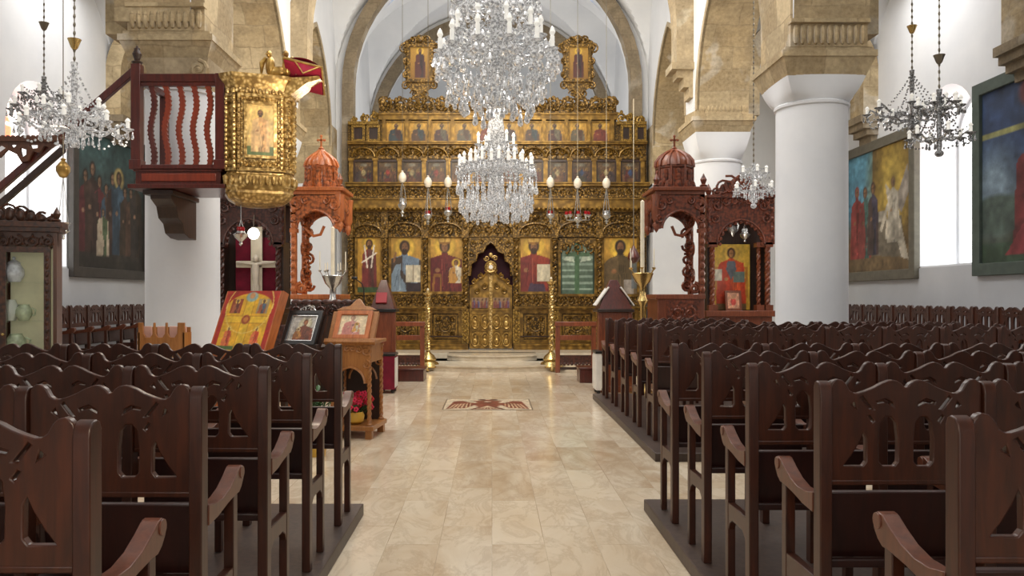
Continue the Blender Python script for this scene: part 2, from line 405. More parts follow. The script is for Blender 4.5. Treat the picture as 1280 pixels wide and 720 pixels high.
# ------------------------------------------------------------------ vertex-colour pictures
class Pic:
    """a painting as a fine grid of coloured vertices; u across 0..1, v up 0..asp"""
    def __init__(s, w, h, nx, ny, bg):
        s.w, s.h, s.nx, s.ny = w, h, nx, ny; s.asp = h / w
        u = np.linspace(0, 1, nx + 1); v = np.linspace(0, s.asp, ny + 1)
        s.U, s.V = np.meshgrid(u, v); s.C = np.empty(s.U.shape + (3,)); s.C[:] = bg
    def put(s, mask, c):
        m = np.clip(mask, 0, 1)[..., None]; s.C = s.C * (1 - m) + np.array(c, float) * m; return s
    def grad(s, c0, c1, v0=0.0, v1=None):
        v1 = s.asp if v1 is None else v1
        k = np.clip((s.V - v0) / (v1 - v0), 0, 1)[..., None]; s.C = np.array(c0, float) * (1-k) + np.array(c1, float) * k; return s
    def el(s, cx, cy, rx, ry, c, soft=0.12, a=1.0):
        d = np.sqrt(((s.U - cx) / rx) ** 2 + ((s.V - cy) / ry) ** 2)
        return s.put(np.clip((1 + soft - d) / (2 * soft), 0, 1) * a, c)
    def ring(s, cx, cy, r, wd, c):
        d = np.sqrt((s.U - cx) ** 2 + (s.V - cy) ** 2); return s.put((abs(d - r) < wd).astype(float), c)
    def poly(s, pts, c, a=1.0):
        ins = np.zeros(s.U.shape, bool); n = len(pts)
        for i in range(n):
            x1, y1 = pts[i]; x2, y2 = pts[(i+1) % n]
            if y1 == y2: continue
            cr = ((y1 > s.V) != (y2 > s.V)) & (s.U < (x2-x1) * (s.V-y1) / (y2-y1) + x1)
            ins ^= cr
        return s.put(ins * a, c)
    def rect(s, x0, x1, y0, y1, c, a=1.0): return s.put(((s.U >= x0) & (s.U <= x1) & (s.V >= y0) & (s.V <= y1)) * a, c)
    def line(s, x0, y0, x1, y1, w, c, a=1.0):
        dx, dy = x1-x0, y1-y0; L = dx*dx + dy*dy
        t = np.clip(((s.U-x0)*dx + (s.V-y0)*dy) / L, 0, 1)
        d = np.hypot(s.U - x0 - t*dx, s.V - y0 - t*dy); return s.put((d < w) * a, c)
    def blot(s, amt=0.08, cells=9):
        for k in (cells, cells*3):
            g = RNG.normal(0, amt, (k+2, k+2)); iu = s.U * k; iv = s.V / s.asp * k
            i0 = iu.astype(int); j0 = iv.astype(int); fu = iu - i0; fv = iv - j0
            n = (g[j0, i0]*(1-fu)*(1-fv) + g[j0, i0+1]*fu*(1-fv) + g[j0+1, i0]*(1-fu)*fv + g[j0+1, i0+1]*fu*fv)
            s.C = s.C * (1 + n[..., None])
        return s
    def figure(s, cx, v0, h, robe, mantle, hair=(58, 40, 28), skin=(146, 102, 68), halo=(222, 180, 70), wd=1.0, beard=True, book=None, turn=0.0, half=False, crown=False, child=False):
        hr = h * (0.112 if half else 0.075); hy = v0 + h - hr * 1.25; W = h * (0.36 if half else 0.17) * wd
        if halo: s.el(cx, hy, hr*1.75, hr*1.75, tuple(x*.8 for x in halo)); s.el(cx, hy, hr*1.6, hr*1.6, halo)
        sh = hy - hr * 1.5
        s.poly([(cx-W*1.05, v0), (cx-W*1.0, v0+(sh-v0)*.5), (cx-W*.9, sh-hr*1.1), (cx-W*.7, sh-hr*.4), (cx-hr*.55, sh+hr*.2), (cx-hr*.45, sh+hr*.6), (cx+hr*.45, sh+hr*.6), (cx+hr*.55, sh+hr*.2), (cx+W*.7, sh-hr*.4), (cx+W*.9, sh-hr*1.1), (cx+W*1.0, v0+(sh-v0)*.5), (cx+W*1.05, v0)], robe)
        s.poly([(cx-W*1.08, v0), (cx-W*1.0, v0+(sh-v0)*.55), (cx-W*.86, sh-hr*1.0), (cx-W*.66, sh-hr*.4), (cx-hr*.4, sh+hr*.1), (cx-W*.1, v0+(sh-v0)*.6), (cx+W*.35, v0+(sh-v0)*.25), (cx-W*.1, v0)], mantle)
        s.poly([(cx+W*.6, v0), (cx+W*.72, sh-hr*.6), (cx+W*.86, sh-hr*.5), (cx+W*1.05, v0)], mantle)
        dk = tuple(x*.6 for x in robe)
        for k in range(4):
            x = cx + W*(-.1+.2*k); s.line(x, v0, x*.5+cx*.5, v0+(sh-v0)*.8, h*.006, dk, .7)
        s.el(cx+turn*hr*.2, hy+hr*.1, hr*.86, hr*1.1, hair); s.el(cx+turn*hr*.3, hy-hr*.02, hr*.5, hr*.84, skin); s.el(cx+turn*hr*.3+hr*.2, hy-hr*.05, hr*.3, hr*.75, tuple(x*.78 for x in skin), .5, .7)
        if beard: s.el(cx+turn*hr*.3, hy-hr*.72, hr*.5, hr*.55, hair)
        for e in (-1, 1): s.el(cx+turn*hr*.3+e*hr*.24, hy+hr*.08, hr*.14, hr*.09, tuple(x*.45 for x in skin), a=.7)
        s.line(cx+turn*hr*.3, hy+hr*.05, cx+turn*hr*.35, hy-hr*.25, hr*.07, tuple(x*.7 for x in skin))
        if crown:
            s.el(cx, hy+hr*1.15, hr*1.05, hr*.85, (120, 84, 36)); s.el(cx, hy+hr*1.15, hr*.95, hr*.75, (206, 166, 84)); s.rect(cx-hr*.9, cx+hr*.9, hy+hr*.5, hy+hr*.75, (140, 96, 42)); s.line(cx, hy+hr*.7, cx, hy+hr*1.9, hr*.08, (150, 108, 48))
        s.el(cx-W*.35, v0+(sh-v0)*.62, hr*.42, hr*.36, skin)
        if book:
            s.rect(cx+W*.05, cx+W*.85, v0+(sh-v0)*.38, v0+(sh-v0)*.82, book); s.rect(cx+W*.43, cx+W*.46, v0+(sh-v0)*.38, v0+(sh-v0)*.82, tuple(x*.6 for x in book))
        if child:
            s.figure(cx+W*.55, v0+h*.2, h*.42, (206, 196, 176), (190, 140, 70), wd=.9, beard=False, half=True)
        return s
    def build(s, name, parent=None, T=None, mat='paint', label=None, thick=0.0):
        nx, ny = s.nx, s.ny
        X = (s.U - .5) * s.w; Z = s.V * s.w
        vs = np.stack([X, np.zeros_like(X), Z], -1).reshape(-1, 3)
        idx = np.arange((nx+1)*(ny+1)).reshape(ny+1, nx+1)
        fs = np.stack([idx[:-1, :-1], idx[:-1, 1:], idx[1:, 1:], idx[1:, :-1]], -1).reshape(-1, 4).tolist()
        C = np.clip(s.C, 0, 255).reshape(-1, 3) / 255.0
        C = np.where(C <= 0.04045, C / 12.92, ((C + 0.055) / 1.055) ** 2.4)
        vl = vs.tolist(); k = len(vl)
        if thick:
            hw = s.w / 2
            vl += [[-hw, 0, 0], [hw, 0, 0], [hw, 0, s.h], [-hw, 0, s.h], [-hw, thick, 0], [hw, thick, 0], [hw, thick, s.h], [-hw, thick, s.h]]
            fs += [[k+5, k+4, k+7, k+6], [k, k+4, k+5, k+1], [k+1, k+5, k+6, k+2], [k+2, k+6, k+7, k+3], [k+3, k+7, k+4, k]]
            C = np.vstack([C, np.tile([[.08, .05, .03]], (8, 1))])
        if T is not None: vl = [tuple(T @ Vector(p)) for p in vl]
        me = bpy.data.meshes.new(name); me.from_pydata(vl, [], fs)
        at = me.color_attributes.new('Col', 'FLOAT_COLOR', 'POINT')
        at.data.foreach_set('color', np.hstack([C, np.ones((len(C), 1))]).astype(np.float32).ravel())
        me.materials.append(M[mat]); me.update()
        o = bpy.data.objects.new(name, me); COL.objects.link(o)
        if parent is not None: o.parent = parent
        if label: o['label'] = label
        return o

# ------------------------------------------------------------------ ornament generators (all drawn in an x-z plane, relief towards -y)
def spiral(c, r, turns, a0, sgn, y, n=14, shrink=0.18):
    pts = []
    for i in range(n + 1):
        t = i / n; rr = r * (1 - (1 - shrink) * t); a = a0 + sgn * turns * 2 * PI * t
        pts.append((c[0] + rr * math.cos(a), y, c[1] + rr * math.sin(a)))
    return pts
def rinceau(mb, x0, x1, z0, z1, y, r=None, sides=4, leaf=True):
    """running vine of alternating spirals filling a strip"""
    h = z1 - z0; L = x1 - x0; n = max(1, round(L / (h * 0.85))); st = L / n; R = min(h * .42, st * .46); r = r or h * .055
    for k in range(n):
        cx = x0 + st * (k + .5); up = 1 if k % 2 == 0 else -1; cz = (z0 + z1) / 2
        mb.tube(spiral((cx, cz), R, 1.35, -up * PI / 2 + (0 if up > 0 else 0), up, y), [r * (1.15 - .5 * i / 14) for i in range(15)], sides)
        mb.ell((cx, y - r * .4, cz), (r * 1.5, r * 1.2, r * 1.5), 6, 4)
        if leaf:
            for q in range(5):
                a = up * (.4 + q * 1.15); px, pz = cx + R * 1.0 * math.cos(a), cz + R * 1.0 * math.sin(a)
                if z0 < pz < z1: mb.ell((px, y, pz), (r * 1.2, r, r * 1.9), 5, 3)
    if n == 1 and L < h * .6:
        pass
def scroll_panel(mb, x0, x1, z0, z1, y, rows=2, r=None):
    hh = (z1 - z0) / rows
    for j in range(rows): rinceau(mb, x0, x1, z0 + hh * j, z0 + hh * (j + 1), y, r)
def arch_pts(hw, zs, n=12, pointed=0.0, cx=0.0):
    """points from the left springing over the top to the right springing"""
    R = hw * (1 + pointed); off = R - hw; out = []
    a_top = math.acos(off / R)
    for i in range(n + 1):
        a = a_top * i / n; out.append((cx + off - R * math.cos(a), zs + R * math.sin(a)))
    rt = [(2 * cx - x, z) for (x, z) in out[-2::-1]]
    return out + rt
def frame(mb, x0, x1, z0, z1, w, y0, y1, mi=None):
    mb.prism([(x0, z0), (x1, z0), (x1, z1), (x0, z1)], 'y', y0, y1, [[(x0+w, z0+w), (x1-w, z0+w), (x1-w, z1-w), (x0+w, z1-w)]], mi=mi); return mb
def twisted(mb, x, y, z0, z1, r, n=2, turns=6, seg=40):
    for k in range(n):
        pts = []
        for i in range(seg + 1):
            t = i / seg; a = 2*PI*(turns*t + k/n); pts.append((x + r*.42*math.cos(a), y + r*.42*math.sin(a), z0 + (z1-z0)*t))
        mb.tube(pts, r*.62, 6)
    mb.lathe([(r*1.3, 0), (r*1.3, r*.6), (r*.9, r)], (x, y, z0), 10)
    mb.lathe([(r*.9, -r), (r*1.3, -r*.6), (r*1.3, 0)], (x, y, z1), 10)
def finial(mb, x, y, z, r):
    mb.lathe([(r, 0), (r*1.3, r*.5), (r*.6, r), (r*.9, r*1.8), (r*1.1, r*2.4), (r*.5, r*3.6), (0, r*4.6)], (x, y, z), 10)
def cross(mb, x, y, z, h, t):
    mb.box(x-t/2, x+t/2, y-t/2, y+t/2, z, z+h); mb.box(x-h*.28, x+h*.28, y-t/2, y+t/2, z+h*.58, z+h*.58+t)
    for p in ((x, z+h), (x-h*.28, z+h*.58+t/2), (x+h*.28, z+h*.58+t/2)): mb.ell((p[0], y, p[1]), t*.85, 6, 4)
# ================================================================== THE ROOM
XW = 7.3          # aisle walls
XN, XO = 3.82, 4.78   # nave face and aisle face of the arcade
YB = 19.6         # end wall
def setting():
    f = MB().add([(-8.5,-5,0),(8.5,-5,0),(8.5,24,0),(-8.5,24,0)], [(0,1,2,3)]); struct(f.build('floor', 'marble', smooth=False))
    # aisle walls with one arched window each
    def arched(y0, y1, z0, zs):
        c = (y0+y1)/2; r = (y1-y0)/2; return [(y0, z0), (y1, z0)] + [(c + r*math.cos(a), zs + r*math.sin(a)) for a in [PI*i/16 for i in range(17)]]
    winR = arched(12.08, 13.68, 2.03, 4.12); winL = arched(12.0, 13.72, 2.03, 4.1)
    for side, x0, x1, win in (('left', -XW-0.9, -XW, winL), ('right', XW, XW+0.9, winR)):
        m = MB().prism([(-5, 0), (YB+.5, 0), (YB+.5, 9), (-5, 9)], 'x', x0, x1, [win])
        struct(m.build('wall_'+side, 'plaster', smooth=False))
        d = MB(); s = 1 if side == 'right' else -1; xa = s*XW
        d.box(min(xa, xa-s*.03), max(xa, xa-s*.03), -5, YB, 0, 2.0)
        struct(d.build('baseboard_'+side, 'plaster_grey', smooth=False))
    # windows: pane painted with white and coral glass, slim frame
    for nm, s, (ya, yb, zs), ang in (('window_1', -1, (12.0, 13.72, 4.1), 1), ('window_2', 1, (12.08, 13.68, 4.12), 1)):
        w = yb - ya; h = zs + w/2 - 2.03
        p = Pic(w, h, 40, 66, (255, 255, 252))
        cy = .84 * p.asp
        p.el(.62, cy-.05, .26, .3, (250, 226, 212)); p.el(.66, cy-.12, .13, .15, (236, 110, 74)); p.el(.6, cy+.1, .1, .09, (240, 170, 140))
        for k in range(1, 5): p.line(0, p.asp*k/5, 1, p.asp*k/5, .012, (225, 225, 220))
        T = Matrix.Translation((s*(XW+.72), (ya+yb)/2, 2.03)) @ Matrix.Rotation(PI/2 if s < 0 else -PI/2, 4, 'Z')
        g = p.build(nm, None, T, 'pane'); struct(g)
        fr = MB(); x0, x1 = sorted((s*(XW+.66), s*(XW+.71)))
        o = arched(ya, yb, 2.03, zs); c = (ya+yb)/2; r = w/2-.06
        inn = [(ya+.06, 2.09), (yb-.06, 2.09)] + [(c + r*math.cos(a), zs + r*math.sin(a)) for a in [PI*i/16 for i in range(17)]]
        fr.prism(o, 'x', x0, x1, [inn])
        fo = fr.build('window_frame', 'plaster', g, smooth=False)
    # wall behind the camera
    struct(MB().box(-8.2, 8.2, -5.3, -5, 0, 10.6).build('wall_back', 'plaster', smooth=False))
    # end wall: chancel opening with round arch
    op = [(-3.42, 0), (3.42, 0)] + [(3.42*math.cos(a), 6.64 + 3.42*math.sin(a)) for a in [PI*i/24 for i in range(25)]]
    m = MB().prism([(-8.2, 0), (-3.42, 0)] + [(3.42*math.cos(a), 6.64 + 3.42*math.sin(a)) for a in [PI - PI*i/24 for i in range(25)]] + [(3.42, 0), (8.2, 0), (8.2, 10.8), (-8.2, 10.8)], 'y', YB, YB+.5)
    struct(m.build('wall_front', 'plaster', smooth=False))
    # arch ring of the end wall
    def ring(nm, r0, r1, y0, y1, zc, zb, cx=0.0, mat='stone_dark', leg=True, n=28):
        m = MB(); k = n
        out = [(cx + r1*math.cos(PI*i/k), zc + r1*math.sin(PI*i/k)) for i in range(k+1)]
        inn = [(cx + r0*math.cos(PI*i/k), zc + r0*math.sin(PI*i/k)) for i in range(k+1)]
        a = [(cx + r1, zb)] + out + [(cx - r1, zb), (cx - r0, zb)] + inn[::-1] + [(cx + r0, zb)]
        m.prism(a, 'y', y0, y1); return struct(m.build(nm, mat, ang=30))
    ring('trim_1', 3.36, 3.64, YB-.22, YB+.1, 6.64, 0.3)
    # nave cross rib on corbels in front of the end bay
    ring('trim_2', 3.5, 3.86, 15.15, 15.62, 6.62, 5.95, mat='stone_plain')
    for s in (-1, 1):
        c = MB(); xa = s*3.82
        for k, (o, z0, z1) in enumerate(((.42, 5.82, 5.95), (.3, 5.68, 5.82), (.18, 5.5, 5.68), (.08, 5.3, 5.5))):
            a, b = sorted((xa + s*.05, xa - s*o)); c.box(a, b, 15.2 - (.1 if k == 0 else 0), 15.58 + (.1 if k == 0 else 0), z0, z1)
        struct(c.build('trim_3' if s < 0 else 'trim_4', 'stone_plain', smooth=False))
    # arcade walls with two pointed stone-lined arches
    def arc_yz(y0, y1, zs, h, n=14):
        hw = (y1-y0)/2; R = (h*h + hw*hw) / (2*hw); c = (y0+y1)/2; off = R - hw; a_t = math.acos(off/R); pts = []
        for i in range(n+1):
            a = a_t*i/n; pts.append((c + off - R*math.cos(a), zs + R*math.sin(a)))
        return pts + [(2*c - y, z) for (y, z) in pts[-2::-1]]
    arcs = [arc_yz(6.5, 10.13, 5.0, 2.1), arc_yz(11.3, 14.9, 5.0, 2.16), arc_yz(15.85, 18.95, 5.1, 2.3)]
    for s, side in ((-1, 'left'), (1, 'right')):
        lo = [(-5, 5.0), (6.5, 5.0)] + arcs[0] + [(11.3, 5.0)][:0] + arcs[1] + [(15.85, 5.1)][:0] + arcs[2] + [(YB, 5.1)]
        poly = lo + [(YB, 10.6), (-5, 10.6)]
        x0, x1 = sorted((s*XN, s*XO))
        struct(MB().prism(poly, 'x', x0, x1, mi=0, mside=1).build('wall_arcade_'+side, ['plaster', 'stone'], smooth=False))
        # thin stone edging of the arches on the nave face
        for k, a in enumerate(arcs[1:]):
            c = ((a[0][0]+a[-1][0])/2)
            out = [(c + (y-c)*1.06, z + (.1 if abs(y-c) < 1 else .07)) for (y, z) in a]; out[0] = (a[0][0]-.1, a[0][1]); out[-1] = (a[-1][0]+.1, a[-1][1])
            xa, xb = sorted((s*(XN-.015), s*(XN+.04)))
            struct(MB().prism(a + out[::-1], 'x', xa, xb).build('trim_%d' % (5 + k + (2 if s > 0 else 0)), 'stone_plain', smooth=False))
        # end pier: stone above, white plaster below
        xa, xb = sorted((s*(XN-.02), s*XO))
        struct(MB().box(xa, xb, 18.95, YB, 4.15, 5.6).build('trim_%d' % (9 if s < 0 else 10), 'stone', smooth=False))
        struct(MB().box(xa, xb, 18.93, YB, 0, 4.2).build('wall_pier_'+side, 'plaster', smooth=False))
    # groined vaults
    def groin(nm, x0, x1, y0, y1, zs, hx, zy, hy, nx=96, ny=72):
        cx, cy = (x0+x1)/2, (y0+y1)/2; wx_, wy_ = (x1-x0)/2, (y1-y0)/2
        def fn(u, v):
            x = x0 + (x1-x0)*u; y = y0 + (y1-y0)*v
            f = zs + hx*math.sqrt(max(0, 1 - ((x-cx)/wx_)**2)); g = zy + hy*math.sqrt(max(0, 1 - ((y-cy)/wy_)**2))
            return (x, y, max(f, g))
        return struct(MB().grid(fn, nx, ny, flip=True).build(nm, 'plaster', ang=25))
    groin('ceiling', -3.84, 3.84, 15.6, YB, 6.64, 3.5, 6.2, 3.7)
    groin('ceiling.001', -3.84, 3.84, 10.9, 15.2, 6.64, 3.6, 6.2, 3.8)
    groin('ceiling.002', -3.84, 3.84, 6.2, 10.9, 6.64, 3.6, 6.2, 3.8)
    groin('ceiling.003', -3.84, 3.84, -5, 6.2, 6.64, 3.6, 6.2, 3.8)
    groin('ceiling.004', -3.6, 3.6, YB+.45, 23.4, 6.4, 3.5, 5.9, 3.9)
    for s in (-1, 1):
        xa, xb = sorted((s*XO, s*(XW+.02)))
        for k, (ya, yb) in enumerate(((-5, 5.9), (5.9, 10.7), (10.7, 15.4), (15.4, YB))):
            groin('ceiling.%03d' % (5 + k + (4 if s > 0 else 0)), xa, xb, ya, yb, 5.9, 1.55, 5.6, 1.9, 48, 56)
    # aisle cross ribs with their wall corbels
    n = 11
    for s in (-1, 1):
        for Y in (10.75, 15.4):
            cx = s*(XO+XW)/2
            ring('trim_%d' % n, .98, 1.27, Y-.28, Y+.28, 5.75, 4.95, cx, 'stone', True); n += 1
            c = MB()
            for o, z0, z1 in ((.36, 4.82, 4.95), (.3, 4.7, 4.82), (.22, 4.58, 4.7), (.12, 4.45, 4.58)):
                a, b = sorted((s*XW, s*(XW-o))); c.box(a, b, Y-.34+(.36-o)*.4, Y+.34-(.36-o)*.4, z0, z1)
            struct(c.build('trim_%d' % n, 'stone_dark', smooth=False)); n += 1
        ring('trim_%d' % n, .98, 1.27, YB-.18, YB+.05, 5.75, 2.2, s*(XO+XW)/2, 'stone_dark'); n += 1
    # chancel behind the screen
    for s, side in ((-1, 'left'), (1, 'right')):
        xa, xb = sorted((s*3.55, s*4.0)); struct(MB().box(xa, xb, YB+.5, 23.6, 0, 10.6).build('wall_chancel_'+side, 'plaster', smooth=False))
    ap = [(3.3*math.cos(a), 6.2 + 3.3*math.sin(a)) for a in [PI - PI*i/24 for i in range(25)]]
    struct(MB().prism([(-4, 0), (-3.3, 0)] + ap + [(3.3, 0), (4, 0), (4, 10.6), (-4, 10.6)], 'y', 23.4, 23.7).build('wall_apse', 'plaster', smooth=False))
    ring('trim_%d' % n, 3.26, 3.56, 23.22, 23.45, 6.2, 0.3, mat='stone_dark')
    R = 3.34
    a = MB().grid(lambda u, v: (-R*math.cos(PI*u), 23.65 + R*math.sin(PI*u), 6.2*v), 32, 2)
    a.grid(lambda u, v: (-R*math.cos(PI*u)*math.cos(PI/2*v), 23.65 + R*math.sin(PI*u)*math.cos(PI/2*v), 6.2 + R*math.sin(PI/2*v)), 32, 12)
    struct(a.build('wall_apse_dome', 'plaster_grey', ang=60))
    # chancel floor and rounded steps
    def bow(xh, y0, y1, sag, z0, z1, nose=.03, n=18):
        p = [(-xh, y1), (-xh, y0)] + [(-xh + 2*xh*i/n, y0 - sag*math.sin(PI*i/n)**.8) for i in range(1, n)] + [(xh, y0), (xh, y1)]
        m = MB().prism(p[::-1] if False else p, 'z', z0, z1 - .03)
        q = [(x, y - (nose if y < y1-.01 else 0)) for x, y in p]
        return m.prism(q, 'z', z1-.03, z1)
    o = bow(1.52, 16.55, 18.2, .55, 0, .13); struct(o.build('trim_60', 'step', smooth=False))
    o = bow(.98, 17.5, 18.2, .35, .13, .255); struct(o.build('trim_61', 'step', smooth=False))
    struct(MB().box(-3.8, 3.8, 18.0, 23.6, 0, .255).build('floor_chancel', 'step', smooth=False))
    struct(MB().box(-3.8, 3.8, 17.3, 18.0, 0, .13).build('floor_chancel_ledge', 'step', smooth=False))
setting()

# ------------------------------------------------------------------ columns with stone springers
def column(cx, cy, side, near, rsh, label):
    t = thing('column', label, 'column', (cx, cy, 0))
    h = 4.12 if near else 4.1
    left = near and side < 0
    if near: h = 4.06 if not left else 4.22
    s = MB().lathe([(rsh*1.06, 0), (rsh*1.06, .12), (rsh, .2), (rsh*.985, h-.06), (rsh*1.035, h-.05), (rsh*1.045, h-.02), (rsh*1.0, h)], n=40)
    s.build('shaft', 'plaster', t, ang=50)
    ch = .48 if not near else (.30 if not left else .34)
    # capital: square above, round below
    def fn(u, v):
        a = 2*PI*u; c, q = math.cos(a), math.sin(a); r0 = rsh*1.0
        k = 1/max(abs(c), abs(q)); hw = rsh*1.1
        sq = (c*k*hw, q*k*hw); e = v**.55
        corner = (abs(abs(c)-abs(q)) < .5)
        return ((r0*c)*(1-e) + sq[0]*e, (r0*q)*(1-e) + sq[1]*e, h + ch*v)
    m = MB().grid(fn, 48, 6, flip=False); m.build('capital', 'stone_plain' if left else 'plaster', t, ang=40)
    hw = .49 if near else .48
    st = MB(); z = h + ch - .02
    # local x towards the nave: side=+1 means nave is at -x
    st.frustum((-hw*1.02, hw*1.02, -hw*1.02, hw*1.02), (-hw*1.2, hw*1.2, -hw*1.2, hw*1.2), z, z+.22)
    st.box(-hw*1.23, hw*1.23, -hw*1.23, hw*1.23, z+.22, z+.30)
    st.box(-hw*1.13, hw*1.13, -hw*1.13, hw*1.13, z+.30, z+.35)
    st.box(-hw, hw, -.56 if near else -.475, .56 if near else .475, z+.35, 6.2 if near else 5.2)
    if near:
        # gadrooned frieze on the face towards the door
        for k in range(11):
            x = -hw*.86 + hw*1.72*k/10
            st.ell((x, -.56, z+.50), (.042, .06, .13), 8, 6)
        st.box(-hw*1.02, hw*1.02, -.62, -.5, z+.64, z+.69)
        if left:
            for e in (-1, 1):
                st.tube(spiral((e*hw*.82, z-.13), .12, 1.6, PI/2, -e, -hw*1.06), .026, 6)
                st.ell((e*hw*.82, -hw*1.04, z-.13), .045, 8, 5); st.ell((e*hw*.82, -hw*.99, z-.13), (.13, .05, .13), 12, 6)
    else:
        for k in range(12): st.ell((-hw*.88 + hw*1.76*k/11, -.475, z+.47), (.025, .02, .07), 6, 4)
    st.build('springer', 'stone' if True else 'stone_plain', t, smooth=True, ang=30)
    return t
column(-4.14, 10.72, -1, True, .475, 'white round column behind the balcony of the pulpit, with stone springer')
column(4.28, 10.72, 1, True, .46, 'white round column on the right, nearest to the camera, with stone springer')
column(-4.28, 15.38, -1, False, .46, 'white round column behind the left carved shrine with crucifix')
column(4.30, 15.38, 1, False, .47, 'white round column behind the right carved shrine with saint icon')

# ------------------------------------------------------------------ mosaic in the floor
p = Pic(1.22, 1.12, 110, 90, (206, 188, 160)); A = p.asp
p.rect(.0, .018, 0, A, (110, 94, 78)); p.rect(.982, 1, 0, A, (110, 94, 78)); p.rect(0, 1, 0, .016, (150, 130, 104)); p.rect(0, 1, A-.016, A, (150, 130, 104))
br = (122, 62, 46); dk = (84, 48, 38)
for s in (-1, 1):
    X = lambda a: .5 + s*a
    p.poly([(X(.05), .5), (X(.2), .58), (X(.3), .74), (X(.4), .7), (X(.46), .06), (X(.36), .1), (X(.24), .12), (X(.16), .36)], br)
    for k in range(6): p.line(X(.2+.045*k), .16 - .01*k, X(.2+.035*k), .55 - .02*k, .008, (206, 176, 140))
    p.line(X(.04), .62, X(.13), .7, .035, dk); p.el(X(.12), .71, .05, .045, br)
    p.line(X(.08), .2, X(.17), .04, .022, dk)
p.el(.5, .45, .14, .36, br); p.poly([(.36, .62), (.5, .86), (.64, .62)], br); p.el(.43, .84, .05, .06, dk); p.el(.57, .84, .05, .06, dk); p.poly([(.5, .3), (.34, .04), (.66, .04)], br)
for k in range(7): p.line(.5, .3, .38 + .04*k, .06, .006, (214, 190, 156))
p.rect(.46, .54, .66, .7, (222, 206, 178))
p.blot(.1, 30)
mo = p.build('floor_mosaic', None, Matrix.Translation((-.06, 10.68, .004)) @ Matrix.Rotation(-PI/2, 4, 'X'), 'paint')
tag(mo, 'brown and white eagle mosaic panel set into the aisle floor', 'mosaic')

# ================================================================== STALLS
PZ = .08
ARMX = .0
def stall_proto(mirror, label):
    """local frame: centre of the seat, back panel at y=0, facing +y; the first frame stands at the aisle end"""
    t = thing('church_stall', label, 'stall')
    W = .2625; pw = .043; s = -1 if not mirror else 1     # aisle side
    # back panel
    z0, zt = .775, 1.12
    def top():
        L = [(-W, z0), (W, z0), (W, 1.105)]
        half = [(.258, 1.122), (.248, 1.133), (.235, 1.137), (.22, 1.133), (.207, 1.12), (.195, 1.098), (.18, 1.088), (.165, 1.088), (.14, 1.096), (.11, 1.108), (.085, 1.122), (.06, 1.132), (.045, 1.134), (.03, 1.131), (.015, 1.122), (.004, 1.108)]
        return L + half + [(-x, z) for x, z in half[::-1]] + [(-W, 1.105)]
    holes = []
    for e in (-1, 1):
        def E(pts): return [(e*x, z) for x, z in pts]
        holes.append(E([(.028, .85), (.04, .835), (.08, .835), (.093, .85), (.095, .93), (.088, .985), (.072, 1.005), (.05, 1.005), (.034, .985), (.027, .93)]))
        holes.append(E([(.138, .85), (.15, .835), (.218, .835), (.19, .87), (.165, .91), (.148, .95), (.139, .93)]))
        holes.append(E([(.112, 1.032), (.125, 1.03), (.158, 1.072), (.15, 1.078)]))
        holes.append(E([(.042, 1.04), (.07, 1.055), (.098, 1.05), (.102, 1.058), (.07, 1.068), (.045, 1.055)]))
        holes.append(E([(.118, .985), (.132, 1.008), (.125, 1.012), (.11, .992)]))
        holes.append(E([(.172, 1.035), (.19, 1.048), (.178, 1.06)]))
    m = MB().prism(top(), 'y', -.013, .013, holes)
    m.box(-W, W, -.016, .014, z0-.006, z0+.012)
    m.build('backrest', 'pew', t, bevel=.004)
    MB().obox((0, .08, .61), (2*W-.01, .028, .24), Matrix.Rotation(.09, 3, 'X')).box(-W, W, .02, .05, .47, .5).build('seat', 'pew_seat', t, bevel=.005)
    def side(x, end=False):
        a, b = x - pw/2, x + pw/2
        n = 8
        post = [(-.03, 0), (.03, 0), (.03, 1.105), (.022, 1.122), (.005, 1.13), (-.012, 1.126), (-.025, 1.112), (-.03, 1.09)]
        MB().prism(post, 'x', a, b).build('post', 'pew', t, bevel=.004)
        fp = [(.30, 0), (.345, 0), (.345, .72), (.30, .70)]
        MB().prism(fp, 'x', a+.003, b-.003).build('front_post', 'pew', t, bevel=.003)
        arm = [(.028, .665), (.12, .672), (.22, .69), (.31, .70), (.345, .70), (.372, .715), (.395, .74), (.40, .765), (.392, .785), (.372, .795), (.345, .79), (.30, .765), (.24, .738), (.17, .722), (.10, .722), (.028, .735)]
        am = MB().prism(arm, 'x', a-.004, b+.004)
        for e in (a-.008, b+.002):
            am.add(*[(lambda q: (q.v, q.f))(MB().prism([(.372+.024*math.cos(2*PI*i/14), .768+.024*math.sin(2*PI*i/14)) for i in range(14)], 'x', e, e+.006))][0])
        am.build('armrest', 'pew_arm', t, bevel=.004)
        rail = [(.028, .30), (.05, .335), (.09, .362), (.24, .362), (.285, .335), (.302, .30), (.302, .435), (.028, .435)]
        MB().prism(rail, 'x', a+.005, b-.005).build('side_rail', 'pew', t, bevel=.003)
    side(s*(W + pw/2))
    if label.startswith('END'): side(-s*(W + pw/2))
    return t
ORD = ['first', 'second', 'third', 'fourth', 'fifth', 'sixth', 'seventh', 'eighth', 'ninth', 'tenth']
protos = {k: stall_proto(k[0], ('END' if k[1] else 'x')) for k in ((False, False), (False, True), (True, False), (True, True))}
used = {}
for k in protos: cache_tree(protos[k])
def place_stall(mirror, end, loc, rz, label, group):
    k = (mirror, end)
    if k not in used: o = protos[k]; used[k] = True
    else: o = copy_tree(protos[k])
    o.location = loc; o.rotation_euler = (0, 0, rz); o['label'] = label; o['group'] = group
    return o
PITCH = .568
